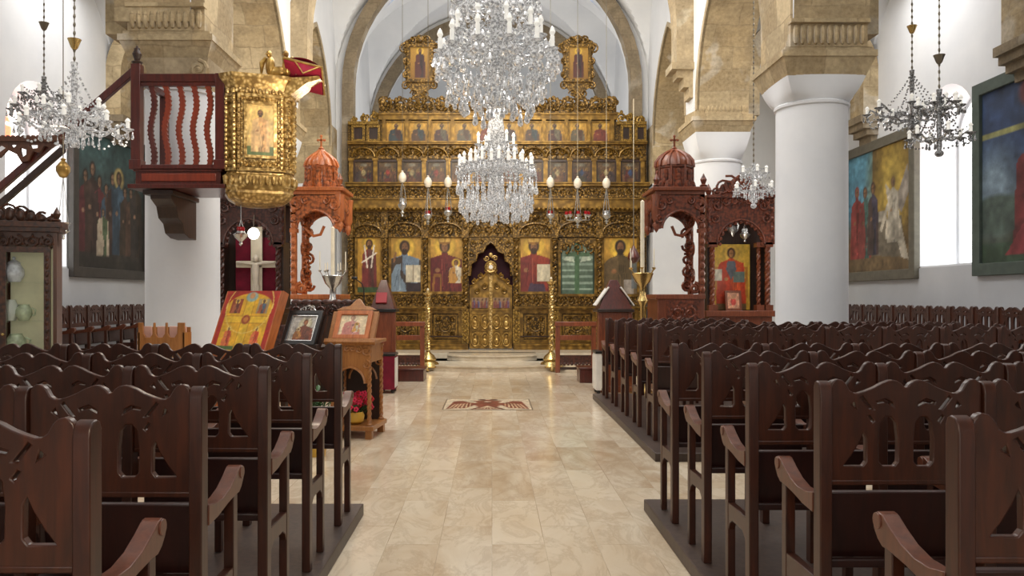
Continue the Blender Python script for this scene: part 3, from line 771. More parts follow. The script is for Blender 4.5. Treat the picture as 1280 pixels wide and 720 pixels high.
def row(side, Y, x_aisle, n, rowname, group, z=PZ):
    sgn = 1 if side == 'right' else -1
    for k in range(n):
        x = sgn * (x_aisle + .043 + .2625 + PITCH*k)
        place_stall(side == 'left', k == n-1, (x, Y, z), 0.0,
                    'dark carved stall, %s from the aisle, %s, %s' % (ORD[k], rowname, 'right block' if side == 'right' and 'gap' not in rowname else ('left block' if side == 'left' else 'right side')), group)
NR = ['nearest row', 'second nearest row', 'third nearest row', 'fourth nearest row', 'fifth nearest row']
for i, (Y, n) in enumerate(((1.97, 1), (2.79, 2), (3.55, 4), (4.30, 4), (5.05, 5))): row('right', Y, 1.132, n, NR[i], 'carved stalls of the near right block')
for i, (Y, n) in enumerate(((1.90, 1), (2.62, 2), (3.38, 3), (4.16, 4), (5.0, 5))): row('left', Y, .94, n, NR[i], 'carved stalls of the left block')
FR = ['first row past the gap', 'second row past the gap', 'third row past the gap', 'fourth row past the gap', 'fifth row past the gap']
for i, (Y, n) in enumerate(((7.95, 7), (8.8, 7), (9.62, 7), (10.45, 3), (11.3, 3))): row('right', Y, 1.6, n, FR[i], 'carved stalls of the far right block')
# platforms under the stalls
def platform(x0, x1, y0, y1, label):
    m = MB().box(x0, x1, y0, y1, 0, PZ)
    o = m.build('stall_platform', 'platform', bevel=.006); tag(o, label, 'platform')
platform(1.07, 4.6, .9, 5.64, 'low dark wooden platform under the near right stalls')
platform(-4.2, -.885, .9, 5.52, 'low dark wooden platform under the left stalls')
platform(1.49, 5.72, 7.3, 10.05, 'low dark wooden platform under the far right stalls')
platform(1.49, 3.5, 10.055, 11.85, 'low dark wooden platform end beside the right white column')
# stalls along the aisle walls
def wall_run(s, y0, n, where, group, zplat=.24):
    for k in range(n):
        Y = y0 + PITCH*k
        place_stall(s > 0, k == 0, (s*(XW-.42), Y, zplat), PI/2 if s > 0 else -PI/2, 'dark wall stall, %s from the far end, %s' % (ORD[n-1-k], where), group)
    a, b = sorted((s*(XW-.03), s*(XW-.98)))
    o = MB().box(a, b, y0-.32, y0+PITCH*(n-1)+.32, 0, zplat).build('stall_platform', 'platform', bevel=.006)
    tag(o, 'raised wooden platform under the wall stalls %s' % where, 'platform')
wall_run(1, 12.3, 7, 'below the right resurrection painting', 'wall stalls in the right aisle')
wall_run(1, 10.0, 4, 'below the far right painting and window', 'wall stalls in the right aisle, near run')
wall_run(-1, 11.6, 8, 'below the left dark painting', 'wall stalls in the left aisle')
# ================================================================== ICONOSTASIS
YI = 19.3
def ix(px): return wx(px, YI)
def iz(py): return wz(py, YI)
def iconostasis():
    t = thing('icon_screen', 'tall gilded carved icon screen across the end of the nave', 'icon screen', (0, YI, .255))
    B = lambda mb, nm, mat, par=t, **k: mb.build(nm, mat, par, world=True, **k)
    yb = YI + .12
    # body behind everything (with a door opening)
    m = MB().prism([(ix(435), .255), (ix(586), .255), (ix(586), iz(345)), (ix(590), iz(318)), (ix(613.5), iz(300)), (ix(637), iz(318)), (ix(641), iz(345)), (ix(641), .255), (ix(808), .255),
        (ix(808), iz(152)), (ix(770), iz(152)), (ix(770), iz(140)), (ix(474), iz(140)), (ix(474), iz(152)), (ix(435), iz(152))], 'y', YI-.02, yb)
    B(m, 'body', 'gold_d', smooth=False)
    # plinth
    m = MB().box(ix(436), ix(585), YI-.24, YI, .255, iz(429)).box(ix(642), ix(807), YI-.24, YI, .255, iz(429))
    m.box(ix(436), ix(585), YI-.27, YI-.2, iz(431), iz(429)).box(ix(642), ix(807), YI-.27, YI-.2, iz(431), iz(429)); B(m, 'plinth', 'gold_p')
    cols = [439, 482, 532, 582, 645, 693, 748, 801]
    # lower panels
    spans = [(443, 478), (486, 528), (536, 578), (649, 689), (697, 744), (752, 797)]
    for a, b in spans:
        f = MB(); frame(f, ix(a), ix(b), iz(429), iz(387), .09, YI-.12, YI); frame(f, ix(a)+.12, ix(b)-.12, iz(429)+.12, iz(387)-.12, .035, YI-.07, YI)
        pn = B(f, 'lower_panel', 'gold_p')
        c = MB().box(ix(a)+.15, ix(b)-.15, YI-.035, YI, iz(429)+.15, iz(387)-.15)
        x0, x1, z0, z1 = ix(a)+.17, ix(b)-.17, iz(429)+.17, iz(387)-.17
        cx, cz = (x0+x1)/2, (z0+z1)/2; R = min(x1-x0, z1-z0)/2
        c.tube([(cx+R*.55*math.cos(2*PI*i/16), YI-.05, cz+R*.55*math.sin(2*PI*i/16)) for i in range(17)], .02, 5, False)
        for q in range(8): c.ell((cx+R*.28*math.cos(q*PI/4), YI-.045, cz+R*.28*math.sin(q*PI/4)), (R*.13, .02, R*.13), 6, 4)
        for e in (-1, 1):
            for g in (-1, 1): c.tube(spiral((cx+e*R*.72, cz+g*(z1-z0)*.36), R*.26, 1.4, g*PI/2, e*g, YI-.045), .018, 4)
        B(c, 'carved_relief', 'gold', pn)
    # carved pilaster piers under the columns
    for c in cols:
        m = MB().box(ix(c)-.085, ix(c)+.085, YI-.2, YI, iz(429), iz(386)); rinceau(m, 0, 1, 0, 1, 0) if False else None
        for k in range(7): m.ell((ix(c), YI-.205, iz(427)+ (iz(388)-iz(427))*(k+.5)/7), (.055, .03, .05), 6, 4)
        B(m, 'pedestal', 'gold_s')
        m = MB(); twisted(m, ix(c), YI-.14, iz(384), iz(299), .062, 2, 9, 60)
        for k in range(14): a = k*2.4; m.ell((ix(c)+.055*math.cos(a), YI-.14-.06*abs(math.sin(a)), iz(383)+(iz(300)-iz(383))*(k+.5)/14), .03, 5, 3)
        B(m, 'column', 'gold')
    # mouldings
    for nm, py0, py1, d, mat in (('string_course', 386.5, 383, .26, 'gold_s'), ('carved_frieze_under_icons', 382.5, 367.5, .07, 'gold'), ('carved_frieze_over_icons', 296.5, 266, .16, 'gold'),
                            ('cornice', 262, 250, .34, 'gold_s'), ('cornice_frieze', 250, 236, .42, 'gold'), ('cornice_top', 236, 231.5, .5, 'gold_s'),
                            ('feast_row_frieze', 199, 181.5, .1, 'gold'), ('upper_shelf', 182, 178.5, .2, 'gold_s'), ('top_cornice', 151, 143.5, .14, 'gold_s')):
        xs = [(436, 807)] if nm not in ('string_course', 'carved_frieze_under_icons', 'carved_frieze_over_icons') else [(436, 584), (642.5, 807)]
        if nm == 'carved_frieze_over_icons': xs = [(436, 807)]
        if nm == 'top_cornice': xs = [(474, 770)]
        m = MB()
        for a, b in xs:
            if mat == 'gold_s':
                m.box(ix(a), ix(b), YI-d, YI, iz(py0), iz(py1)); m.box(ix(a), ix(b), YI-d-.04, YI-d+.02, iz(py1)-.03, iz(py1))
                if nm == 'cornice':
                    k = int((ix(b)-ix(a))/.11)
                    for i in range(k): m.ell((ix(a)+(i+.5)*.11, YI-d-.02, iz(262)-.02), (.045, .045, .045), 6, 4)
                    m.box(ix(a), ix(b), YI-.2, YI, iz(266), iz(262))
            else:
                m.box(ix(a), ix(b), YI-d+.03, YI, iz(py0), iz(py1))
                n = 2 if nm == 'carved_frieze_over_icons' else 1
                scroll_panel(m, ix(a), ix(b), iz(py0)+.02, iz(py1)-.02, YI-d+.02, n, .02)
        B(m, nm, 'gold_p' if nm in ('string_course', 'cornice_top', 'upper_shelf', 'cornice', 'top_cornice') else mat)
    # arched canopies of the over-icon band
    m = MB()
    bx = [(443, 478), (486, 528), (536, 578), (587, 640), (649, 689), (697, 744), (752, 797)]
    for a, b in bx:
        hw = (ix(b)-ix(a))/2; cx = (ix(a)+ix(b))/2
        pts = arch_pts(hw, iz(292), 10, 0, cx)
        m.tube([(x, YI-.19, iz(292)+(z-iz(292))*.6) for x, z in pts], .024, 5)
        m.ell((cx, YI-.2, iz(272)), (.07, .04, .07), 8, 5)
    for c in cols:
        m.box(ix(c)-.08, ix(c)+.08, YI-.22, YI-.1, iz(298), iz(266)); m.ell((ix(c), YI-.22, iz(282)), (.06, .05, .12), 8, 6)
    B(m, 'canopy_arches', 'gold')
    # main icons
    gold = (196, 152, 62)
    def icon(a, b, y0, y1, fn, label):
        w = ix(b)-ix(a); h = iz(y0)-iz(y1)
        p = Pic(w, h, 44, 64, (178, 136, 52)); A = p.asp
        p.grad((150, 108, 40), (204, 158, 66)); fn(p, A); p.blot(.07, 7)
        T = Matrix.Translation(Vector(((ix(a)+ix(b))/2, YI-.05, iz(y1))) - Vector((0, YI, .255)))
        o = p.build('painted_icon', t, T, 'paint', label, .03)
        f = MB(); frame(f, ix(a)-.05, ix(b)+.05, iz(y1)-.05, iz(y0)+.05, .06, YI-.09, YI-.03); f.build('icon_frame', 'gold_p', o).location = -Vector((0, YI, .255))
        return o
    def i1(p, A): p.figure(.5, -.02, A*.98, (98, 60, 54), (120, 52, 50), wd=.8); p.line(.2, A*.55, .8, A*.72, .03, (225, 215, 200)); p.line(.3, A*.85, .42, A*.45, .03, (225, 215, 200)); p.line(.7, A*.85, .58, A*.45, .03, (225, 215, 200)); p.rect(0, 1, 0, A*.1, (60, 82, 50))
    def i2(p, A): p.figure(.45, -.05, A*.98, (112, 130, 150), (70, 56, 46), half=True, wd=1.05); p.poly([(.5, A*.18), (.96, A*.18), (.96, A*.5), (.5, A*.5)], (206, 196, 172)); p.line(.73, A*.18, .73, A*.5, .008, (120, 100, 80)); p.poly([(0, 0), (0, A*.3), (.16, A*.5), (.34, A*.52), (.3, A*.3), (.5, A*.12), (.5, 0)], (122, 140, 156)); p.poly([(.5, 0), (.55, A*.16), (1, A*.17), (1, 0)], (48, 38, 44)); p.line(.12, A*.1, .25, A*.42, .012, (86, 100, 116)); p.line(.3, A*.05, .3, A*.3, .012, (160, 176, 188)); p.line(.1, A*.55, .16, A*.72, .03, (146, 102, 68))
    def i3(p, A): p.figure(.45, -.05, A*1.0, (110, 40, 38), (96, 30, 32), half=True, beard=False, crown=True, child=True, wd=1.05); p.poly([(.04, 0), (.1, A*.34), (.34, A*.34), (.36, 0)], (140, 92, 42)); p.poly([(.12, 0), (.15, A*.28), (.3, A*.28), (.3, 0)], (92, 34, 34)); p.line(.4, A*.05, .36, A*.6, .01, (150, 70, 60)); p.line(.62, A*.02, .5, A*.5, .01, (70, 22, 24))
    def i4(p, A): p.figure(.45, -.05, A*1.0, (140, 54, 40), (116, 44, 40), half=True, crown=True, wd=1.1); p.rect(.56, 1.0, A*.2, A*.5, (204, 194, 168)); p.poly([(.25, 0), (.32, A*.16), (.8, A*.14), (.85, 0)], (72, 54, 72)); p.line(.2, A*.1, .3, A*.6, .012, (90, 30, 26)); p.line(.42, A*.16, .4, A*.62, .01, (170, 90, 70))
    def i5(p, A):  # green reflections in the glazing, painted into the icon colours
        p.C[:] = (88, 116, 92); p.grad((76, 98, 82), (124, 140, 122))
        for k in range(6): p.rect(.05, .95, A*(.08+.12*k), A*(.12+.12*k), (146, 166, 150))
        p.poly([(.1, A*.66), (.3, A*.84), (.42, A*.62)], (196, 208, 188)); p.poly([(.9, A*.66), (.72, A*.84), (.58, A*.62)], (196, 208, 188)); p.rect(.42, .56, 0, A, (74, 104, 74)); p.rect(.15, .85, A*.72, A*.8, (84, 112, 84)); p.rect(0, .05, 0, A, (40, 62, 50)); p.rect(.95, 1, 0, A, (40, 62, 50))
    def i6(p, A): p.figure(.5, -.03, A*.98, (92, 76, 50), (112, 92, 62), half=True, wd=.9, hair=(50, 38, 30)); p.rect(.6, .9, 0, A*.25, (160, 150, 140)); p.rect(.82, 1, A*.1, A*.8, (92, 104, 112), .7)
    icon(447, 477, 297, 366, i1, 'painted icon of a standing bishop on gold')
    icon(489, 527, 297, 365, i2, 'painted icon of a bearded saint in blue holding an open book')
    icon(538, 578, 297, 365, i3, 'painted icon of a crowned woman in dark red holding a child')
    icon(650, 688, 297, 365, i4, 'painted icon of a crowned man in red holding an open book')
    icon(700, 743, 303, 368, i5, 'glazed green reflecting icon')
    icon(754, 796, 297, 368, i6, 'painted icon of a bearded saint in brown')
    c = MB(); rinceau(c, ix(699), ix(744), iz(318), iz(302), YI-.1, .02); c.prism([(ix(699), iz(318)), (ix(704), iz(310)), (ix(714), iz(306)), (ix(721), iz(301)), (ix(729), iz(306)), (ix(739), iz(310)), (ix(744), iz(318)), (ix(744), iz(298)), (ix(699), iz(298))], 'y', YI-.1, YI-.06)
    B(c, 'icon_canopy', 'gold')
    # feast icons
    pal = [(96, 60, 48), (120, 76, 52), (84, 70, 62), (132, 92, 60), (74, 58, 60), (110, 52, 46), (94, 88, 66)]
    for k in range(12):
        px = 455 + 30.2*k; w = 22*.0193; h = 27*.0193
        p = Pic(w, h, 18, 22, (84, 58, 44)); A = p.asp; p.grad((70, 46, 40), (126, 98, 62))
        random.seed(k*3)
        for q in range(4):
            x = .16 + .22*q + random.uniform(-.04, .04); p.figure(x, random.uniform(0, .12), A*random.uniform(.5, .72), random.choice(pal), random.choice(pal), halo=(180, 140, 70) if q % 2 else None, wd=1.2, beard=False)
        p.rect(.3, .7, 0, A*.25, random.choice(pal)); p.el(.5, A*.86, .2, .1, (150, 140, 120)); p.el(.5, A*.5, .12, .18, random.choice([(150, 60, 50), (60, 80, 120), (190, 170, 120)])); p.blot(.15, 8); p.C = p.C*.8
        o = p.build('feast_icon', t, Matrix.Translation(Vector((ix(px), YI-.06, iz(230))) - Vector((0, YI, .255))), 'paint', None, .02)
        f = MB(); frame(f, ix(px-11)-.05, ix(px+11)+.05, iz(230)-.05, iz(203)+.05, .055, YI-.1, YI-.03)
        f.build('dark_frame', 'darkwood', o).location = -Vector((0, YI, .255))
    m = MB()
    for k in range(13):
        px = 455 + 30.2*(k-.5); m.box(ix(px)-.05, ix(px)+.05, YI-.13, YI, iz(231.5), iz(199)); m.box(ix(px)-.07, ix(px)+.07, YI-.15, YI, iz(202), iz(199))
    for k in range(12):
        px = 455 + 30.2*k; pts = arch_pts(.27, iz(197), 8, 0, ix(px)); m.tube([(x, YI-.13, iz(197)+(z-iz(197))*.8) for x, z in pts], .02, 5)
        for e in (-1, 1): m.tube(spiral((ix(px)+e*.11, iz(191)), .085, 1.3, PI/2, -e, YI-.12), .016, 4)
    B(m, 'feast_row_pilasters', 'gold_p')
    # apostle row
    for k in range(10):
        px = 495 + 28.35*k
        p = Pic(24*.0193, 26*.0193, 18, 20, (186, 142, 50)); A = p.asp; p.grad((150, 108, 34), (204, 158, 62))
        random.seed(k+40); cl = [(72, 44, 40), (52, 62, 66), (96, 88, 70), (80, 56, 40), (110, 50, 40)]
        p.figure(.5, -.02, A*.95, cl[k % 5], cl[(k*2+1) % 5], half=True, halo=(206, 164, 72), wd=.95, turn=1 if k < 5 else -1); p.blot(.08, 6)
        o = p.build('apostle_icon', t, Matrix.Translation(Vector((ix(px), YI-.06, iz(179))) - Vector((0, YI, .255))), 'paint', None, .02)
    m = MB()
    for k in range(11):
        px = 495 + 28.35*(k-.5); m.box(ix(px)-.045, ix(px)+.045, YI-.14, YI, iz(180), iz(151))
        m.box(ix(px)-.02, ix(px)+.02, YI-.17, YI, iz(179), iz(153))
    for k in range(10):
        px = 495 + 28.35*k; a, b = ix(px-12.5), ix(px+12.5); frame(m, a, b, iz(180), iz(152.5), .03, YI-.1, YI-.04)
    B(m, 'apostle_row_pilasters', 'gold_p')
    # little dark windows at both ends
    for a in (440, 459, 775, 793):
        b = a + (17 if a < 600 else 14); m = MB(); frame(m, ix(a), ix(b), iz(178), iz(157), .06, YI-.1, YI); f = B(m, 'end_frame', 'gold_s')
        m = MB().box(ix(a)+.05, ix(b)-.05, YI-.05, YI-.03, iz(177), iz(158)); B(m, 'dark_icon', 'darkwood', f)
    # crest: openwork scrolls
    m = MB()
    def crest(x0, x1, z0a, z0b, z1a, z1b, n, mb):
        for k in range(n):
            t_ = (k+.5)/n; cx = x0 + (x1-x0)*t_; zl = z0a + (z0b-z0a)*t_; zh = z1a + (z1b-z1a)*t_; R = min((x1-x0)/n*.5, (zh-zl)*.46); s = 1 if k % 2 else -1
            mb.tube(spiral((cx, (zl+zh)/2), R, 1.4, -s*PI/2, s, YI-.08, 16), .03, 5)
            mb.tube(spiral((cx + R*.9, zl+(zh-zl)*.7), R*.5, 1.2, PI, -s, YI-.08, 10), .022, 4)
            mb.ell((cx, YI-.08, (zl+zh)/2), (R*.3, .05, R*.3), 6, 4); mb.ell((cx, YI-.08, zh-.03), (R*.35, .04, .06), 6, 4)
            for q in range(4): a = q*1.57+.5; mb.ell((cx+R*.62*math.cos(a), YI-.08, (zl+zh)/2+R*.62*math.sin(a)), (R*.22, .035, R*.16), 5, 3)
    crest(ix(474), ix(770), iz(143), iz(143), iz(122), iz(122), 17, m)
    bp = [(ix(474), iz(143))] + [(ix(474) + (ix(770)-ix(474))*i/68, iz(131) + .05*abs(math.sin(PI*i/4)) + .03*math.sin(i*1.7)) for i in range(69)] + [(ix(770), iz(143))]
    m.prism(bp[::-1], 'y', YI-.07, YI-.03)
    for k in range(34):
        xx = ix(474) + (ix(770)-ix(474))*(k+.5)/34; m.tube(spiral((xx, iz(136)), .075, 1.3, k*1.1, 1 if k % 2 else -1, YI-.1, 9), .018, 4); m.ell((xx, YI-.08, iz(126)), (.05, .03, .07), 6, 4)
    m.box(ix(474), ix(770), YI-.1, YI-.04, iz(144), iz(142)); m.ell((ix(478), YI-.08, iz(127)), (.1, .05, .12), 8, 5); m.ell((ix(766), YI-.08, iz(127)), (.1, .05, .12), 8, 5)
    B(m, 'crest', 'gold')
    for e, (a, b) in ((-1, (436, 474)), (1, (807, 770))):
        m = MB(); crest(ix(a), ix(b), iz(155), iz(155), iz(149), iz(138), 3, m)
        m.box(min(ix(a), ix(b)), max(ix(a), ix(b)), YI-.14, YI, iz(157), iz(153)); B(m, 'side_crest', 'gold_s')
    # cartouches with icons above the crest
    for cx, lab in ((525, 'left gilt cartouche icon of a standing figure'), (722, 'right gilt cartouche icon of a standing figure')):
        m = MB(); X = ix(cx); a, b = ix(cx-13.5), ix(cx+14.5)
        poly = [(X-.06, iz(124)), (X+.1, iz(124)), (X+.2, iz(113)), (ix(cx+18), iz(108)), (ix(cx+20), iz(90)), (ix(cx+18), iz(70)), (ix(cx+23), iz(58)), (ix(cx+18), iz(52)), (X+.1, iz(46)), (X-.1, iz(46)), (ix(cx-18), iz(52)), (ix(cx-23), iz(58)), (ix(cx-18), iz(70)), (ix(cx-19), iz(90)), (ix(cx-17), iz(108)), (X-.2, iz(113))]
        m.prism(poly, 'y', YI-.06, YI+.02); frame(m, a-.03, b+.03, iz(104), iz(57), .07, YI-.13, YI-.04)
        for e in (-1, 1):
            for zz, R in ((62, .13), (78, .08), (95, .08), (108, .1)): m.tube(spiral((X+e*(.36 if zz < 70 else .33), iz(zz)), R, 1.4, PI/2, -e, YI-.09), .025, 5)
            m.tube(spiral((X+e*.17, iz(51)), .1, 1.4, PI, -e, YI-.09), .022, 5); m.tube(spiral((X+e*.13, iz(118)), .1, 1.4, PI, e, YI-.09), .022, 5)
        m.ell((X, YI-.09, iz(50)), (.1, .05, .1), 8, 5)
        c = B(m, 'cartouche', 'gold')
        p = Pic(b-a-.08, iz(58)-iz(103), 20, 34, (166, 126, 56)); A = p.asp; p.grad((130, 92, 36), (184, 142, 62)); p.figure(.5, A*.1, A*.82, (60, 44, 44), (84, 46, 40), wd=1.0)
        p.build('cartouche_icon', c, Matrix.Translation(Vector(((a+b)/2, YI-.09, iz(103))) - Vector((0, YI, .255))), 'paint', lab, .02)
    # royal doors and curtain
    m = MB().box(ix(586), ix(641), YI+.13, YI+.15, .3, iz(295))
    B(m, 'curtain', 'velvet_d', label='dark purple curtain behind the doors')
    m = MB()
    for k in range(26):
        random.seed(k); m.ell((ix(590+random.random()*46), YI+.12, iz(350-random.random()*45)), (.022, .008, .022), 5, 3)
    m2 = MB(); hw = (ix(640)-ix(587))/2; cx = ix(613.5)
    pts = [(ix(588), iz(345)), (ix(589), iz(330)), (ix(595), iz(326)), (ix(597), iz(317)), (ix(604), iz(315)), (ix(608), iz(307)), (ix(613.5), iz(303)), (ix(619), iz(307)), (ix(623), iz(315)), (ix(630), iz(317)), (ix(632), iz(326)), (ix(638), iz(330)), (ix(639), iz(345))]
    m2.prism([(ix(585), iz(345)), (ix(585), iz(297)), (ix(642), iz(297)), (ix(642), iz(345))][::-1] + pts[:0], 'y', YI-.12, YI-.03, [pts]) if False else m2.prism([(ix(585), iz(345))] + pts + [(ix(642), iz(345)), (ix(642), iz(297)), (ix(585), iz(297))], 'y', YI-.1, YI-.02)
    m2.tube([(x, YI-.12, z) for x, z in pts], .026, 5)
    for e in (-1, 1):
        for dx, py, R in ((.40, 305, .08), (.22, 302, .05), (.45, 318, .06)): m2.tube(spiral((cx+e*dx, iz(py)), R, 1.4, PI/2, -e, YI-.13), .02, 5)
    B(m2, 'door_arch', 'gold')
    for e in (-1, 1):
        xa, xb = (ix(587), ix(613.3)) if e < 0 else (ix(613.7), ix(640)); xm = (xa+xb)/2; w = xb-xa
        o = lambda f: xa + w*f if e < 0 else xb - w*f
        prof = [(o(0), .275), (o(1), .275), (o(1), iz(338)), (o(.85), iz(340)), (o(.6), iz(348)), (o(.4), iz(349)), (o(.22), iz(356)), (o(0), iz(358))]
        m = MB().prism(prof if e < 0 else prof[::-1], 'y', YI-.06, YI)
        for py0, py1 in ((432, 412), (409, 391), (388, 372)): frame(m, xa+.03, xb-.03, iz(py0), iz(py1), .03, YI-.085, YI-.05)
        m.tube([(o(f), YI-.08, iz(py)) for f, py in ((0, 358), (.22, 356), (.4, 349), (.6, 348), (.85, 340), (1, 338))], .025, 5)
        for f, py, R in ((.2, 352, .07), (.5, 345, .07), (.8, 338, .06), (.35, 364, .07), (.7, 358, .08)): m.tube(spiral((o(f), iz(py)), R, 1.4, PI/2, e, YI-.08), .02, 5)
        d = B(m, 'royal_door', 'gold_p')
        rel = MB()
        for py in (402, 424):
            for f in (.27, .73):
                rel.tube([(o(f)+.1*math.cos(2*PI*i/14), YI-.09, iz(py)+.16*math.sin(2*PI*i/14)) for i in range(15)], .016, 5, False)
                rel.ell((o(f), YI-.07, iz(py)+.06), (.035, .03, .04), 7, 5); rel.ell((o(f), YI-.065, iz(py)-.05), (.06, .03, .085), 7, 5)
        rel.build('saint_reliefs', 'gold_b', d).location = -Vector((0, YI, .255))
        p = Pic(w*.8, .25, 18, 9, (150, 120, 90)); A = p.asp
        for q in range(4): p.figure(.14+.24*q, 0, A*.95, random.choice([(90, 90, 130), (140, 90, 60), (100, 110, 120)]), (120, 60, 60), half=True, wd=.5, halo=None)
        p.build('door_icon', d, Matrix.Translation(Vector((xm, YI-.088, iz(385))) - Vector((0, YI, .255))), 'paint')
    m = MB().box(cx-.035, cx+.035, YI-.12, YI-.05, .275, iz(345)); m.ell((cx, YI-.1, iz(334)), (.15, .04, .16), 14, 8)
    m.tube([(cx+.12*math.cos(2*PI*i/14), YI-.13, iz(334)+.12*math.sin(2*PI*i/14)) for i in range(15)], .022, 5, False)
    for e in (-1, 1): m.tube(spiral((cx+e*.1, iz(323)), .07, 1.3, PI, -e, YI-.12), .018, 5)
    m.ell((cx, YI-.12, iz(319)), (.05, .03, .06), 8, 5)
    B(m, 'door_post_medallion', 'gold_l')
    m = MB().lathe([(0, -.01), (.05, -.01), (.05, .01), (0, .01)], n=12).xf(Matrix.Translation((cx, YI-.15, iz(334))) @ Matrix.Rotation(PI/2, 4, 'X')); B(m, 'medallion_icon', 'white')
    # chain rail across the lower panels
    for a, b in ((535, 579), (650, 692)):
        m = MB().tube([(ix(a), YI-.25, iz(420)), (ix(b), YI-.25, iz(420))], .018, 6); B(m, 'low_rail', 'darkwood')
    return t
iconostasis()

# ---- candle lights in front of the screen
def candle_stand(px, Y, top, cand, label):
    x = wx(px, Y); t = thing('candle_stand', label, 'candle stand', (x, Y, 0), 0, 'tall twisted candle stands')
    z1 = wz(top, Y)
    m = MB(); m.lathe([(.1, .08), (.23, .07), (.25, .1), (.2, .17), (.15, .2), (.17, .24), (.13, .31), (.07, .36), (.05, .38)], n=20); m.build('base', 'brass', t)
    for k in range(3):
        a = PI/2*-1 + k*2*PI/3; m = MB().tube([(.13*math.cos(a), .13*math.sin(a), .15), (.21*math.cos(a), .21*math.sin(a), .13), (.26*math.cos(a), .26*math.sin(a), .06), (.27*math.cos(a), .27*math.sin(a), .02)], [.03, .035, .03, .035], 8); m.ell((.275*math.cos(a), .275*math.sin(a), .03), (.055, .055, .03), 8, 5); m.build('foot', 'brass', t)
    m = MB(); twisted(m, 0, 0, .32, z1-.08, .05, 2, 10, 80); m.build('twisted_shaft', 'brass', t)
    MB().lathe([(.03, -.1), (.05, -.06), (.1, -.02), (.105, 0), (.04, .0), (.03, .05)], (0, 0, z1), 16).build('drip_tray', 'brass', t)
    MB().lathe([(.022, 0), (.02, cand), (0, cand+.02)], (0, 0, z1), 10).build('candle', 'wax', t)
candle_stand(535, 16.45, 366, .08, 'tall twisted brass candle stand left of the round steps')
candle_stand(689, 16.45, 352, .08, 'tall twisted brass candle stand right of the round steps')

def altar_rail(x0, x1, Y, label):
    t = thing('wooden_rail', label, 'railing', ((x0+x1)/2, Y, 0), 0, 'low wooden rails beside the steps')
    w = (x1-x0)/2; zt = wz(402, Y)
    for e in (-1, 1): MB().box(e*w-.045, e*w+.045, -.045, .045, 0, zt-.06).build('post', 'red_w', t, bevel=.006)
    MB().box(-w-.06, w+.06, -.07, .07, zt-.09, zt).build('top_rail', 'red_w', t, bevel=.008)
    MB().box(-w, w, -.03, .03, wz(425, Y), wz(419, Y)).build('middle_rail', 'red_w', t, bevel=.005)
    m = MB().box(-w, w, -.03, .03, wz(455, Y), wz(444, Y))
    for k in range(9): m.ell((-w+.06+(2*w-.12)*k/8, -.02, wz(455, Y)), (.035, .02, .03), 8, 5)
    m.build('fretted_apron', 'dark_c', t)
    MB().box(-w, w, -.03, .03, .06, wz(459, Y)).build('bottom_board', 'darkwood', t)
Yr = 16.0
altar_rail(wx(490, Yr), wx(528, Yr), Yr, 'low wooden rail with open bars left of the steps')
altar_rail(wx(697, Yr), wx(742, Yr), Yr, 'low wooden rail with open bars right of the steps')

# hanging oil lamps with ostrich eggs
def oil_lamp(px, egg, top, bot, Y, label, red=False, cluster=False, zt=9.95):
    x = wx(px, Y); t = thing('oil_lamp', label, 'hanging lamp', (x, Y, wz(bot, Y)), 0, 'silver oil lamps hanging before the icon screen')
    z0 = wz(bot, Y); ze = wz(egg, Y); zl = wz(top, Y); b = Vector((0, 0, -z0))
    off = lambda z: z - z0
    MB().tube([(0, 0, off(zt)), (0, 0, off(ze)+.1)], .006, 5).build('chain', 'steel', t)
    MB().lathe([(0, -.12), (.05, -.105), (.085, -.04), (.085, .03), (.055, .09), (.02, .12), (.03, .14), (0, .16)], (0, 0, off(ze)), 14).build('egg', 'egg', t)
    H = zl - z0; m = MB()
    for k in range(3):
        a = k*2*PI/3+.4; m.tube([(0, 0, off(ze)-.1), (.05*math.cos(a), .05*math.sin(a), off(zl)+.16), (.09*math.cos(a), .09*math.sin(a), H*.62)], .008, 4)
    m.build('hanging_chains', 'silver', t)
    MB().lathe([(0, 0), (.03, .03), (.015, H*.14), (.05, H*.24), (.02, H*.34), (.085, H*.5), (.1, H*.62), (.075, H*.68), (.07, H*.72)], n=12).build('lamp_body', 'silver', t)
    MB().lathe([(.04, 0), (.05, H*.1), (.045, H*.2), (.035, H*.2)], (0, 0, H*.72), 12).build('glass_cup', 'redglass' if red else 'crystal', t)
    if cluster:
        for k in range(5):
            a = PI + k*PI/4; cxx, cyy = .24*math.cos(a), .12*math.sin(a)
            m = MB().tube([(0, 0, H*.5), (cxx, cyy, H*.55), (cxx, cyy, H*.72)], .012, 5).lathe([(.02, 0), (.06, .05), (.06, .06)], (cxx, cyy, H*.7), 8)
            arm = m.build('lamp_arm', 'silver', t); MB().lathe([(.025, 0), (.038, .03), (.034, .075)], (cxx, cyy, H*.72+.05), 8).build('glass_cup', 'redglass', arm)
Y = 17.35
oil_lamp(503, 222, 246, 272, Y, 'hanging silver lamp with ostrich egg, leftmost before the screen')
oil_lamp(535, 228, 262, 282, Y, 'hanging silver lamp with ostrich egg above the left candle stand', True)
oil_lamp(560, 228, 257, 279, Y, 'hanging silver lamp with ostrich egg just left of the lower chandelier', True)
oil_lamp(688, 228, 262, 281, Y, 'hanging silver lamp with ostrich egg just right of the lower chandelier', True)
oil_lamp(722, 229, 266, 286, Y, 'hanging lamp with a cluster of red glass cups', True, True)
oil_lamp(758, 229, 262, 281, Y, 'hanging silver lamp with ostrich egg, rightmost before the screen')
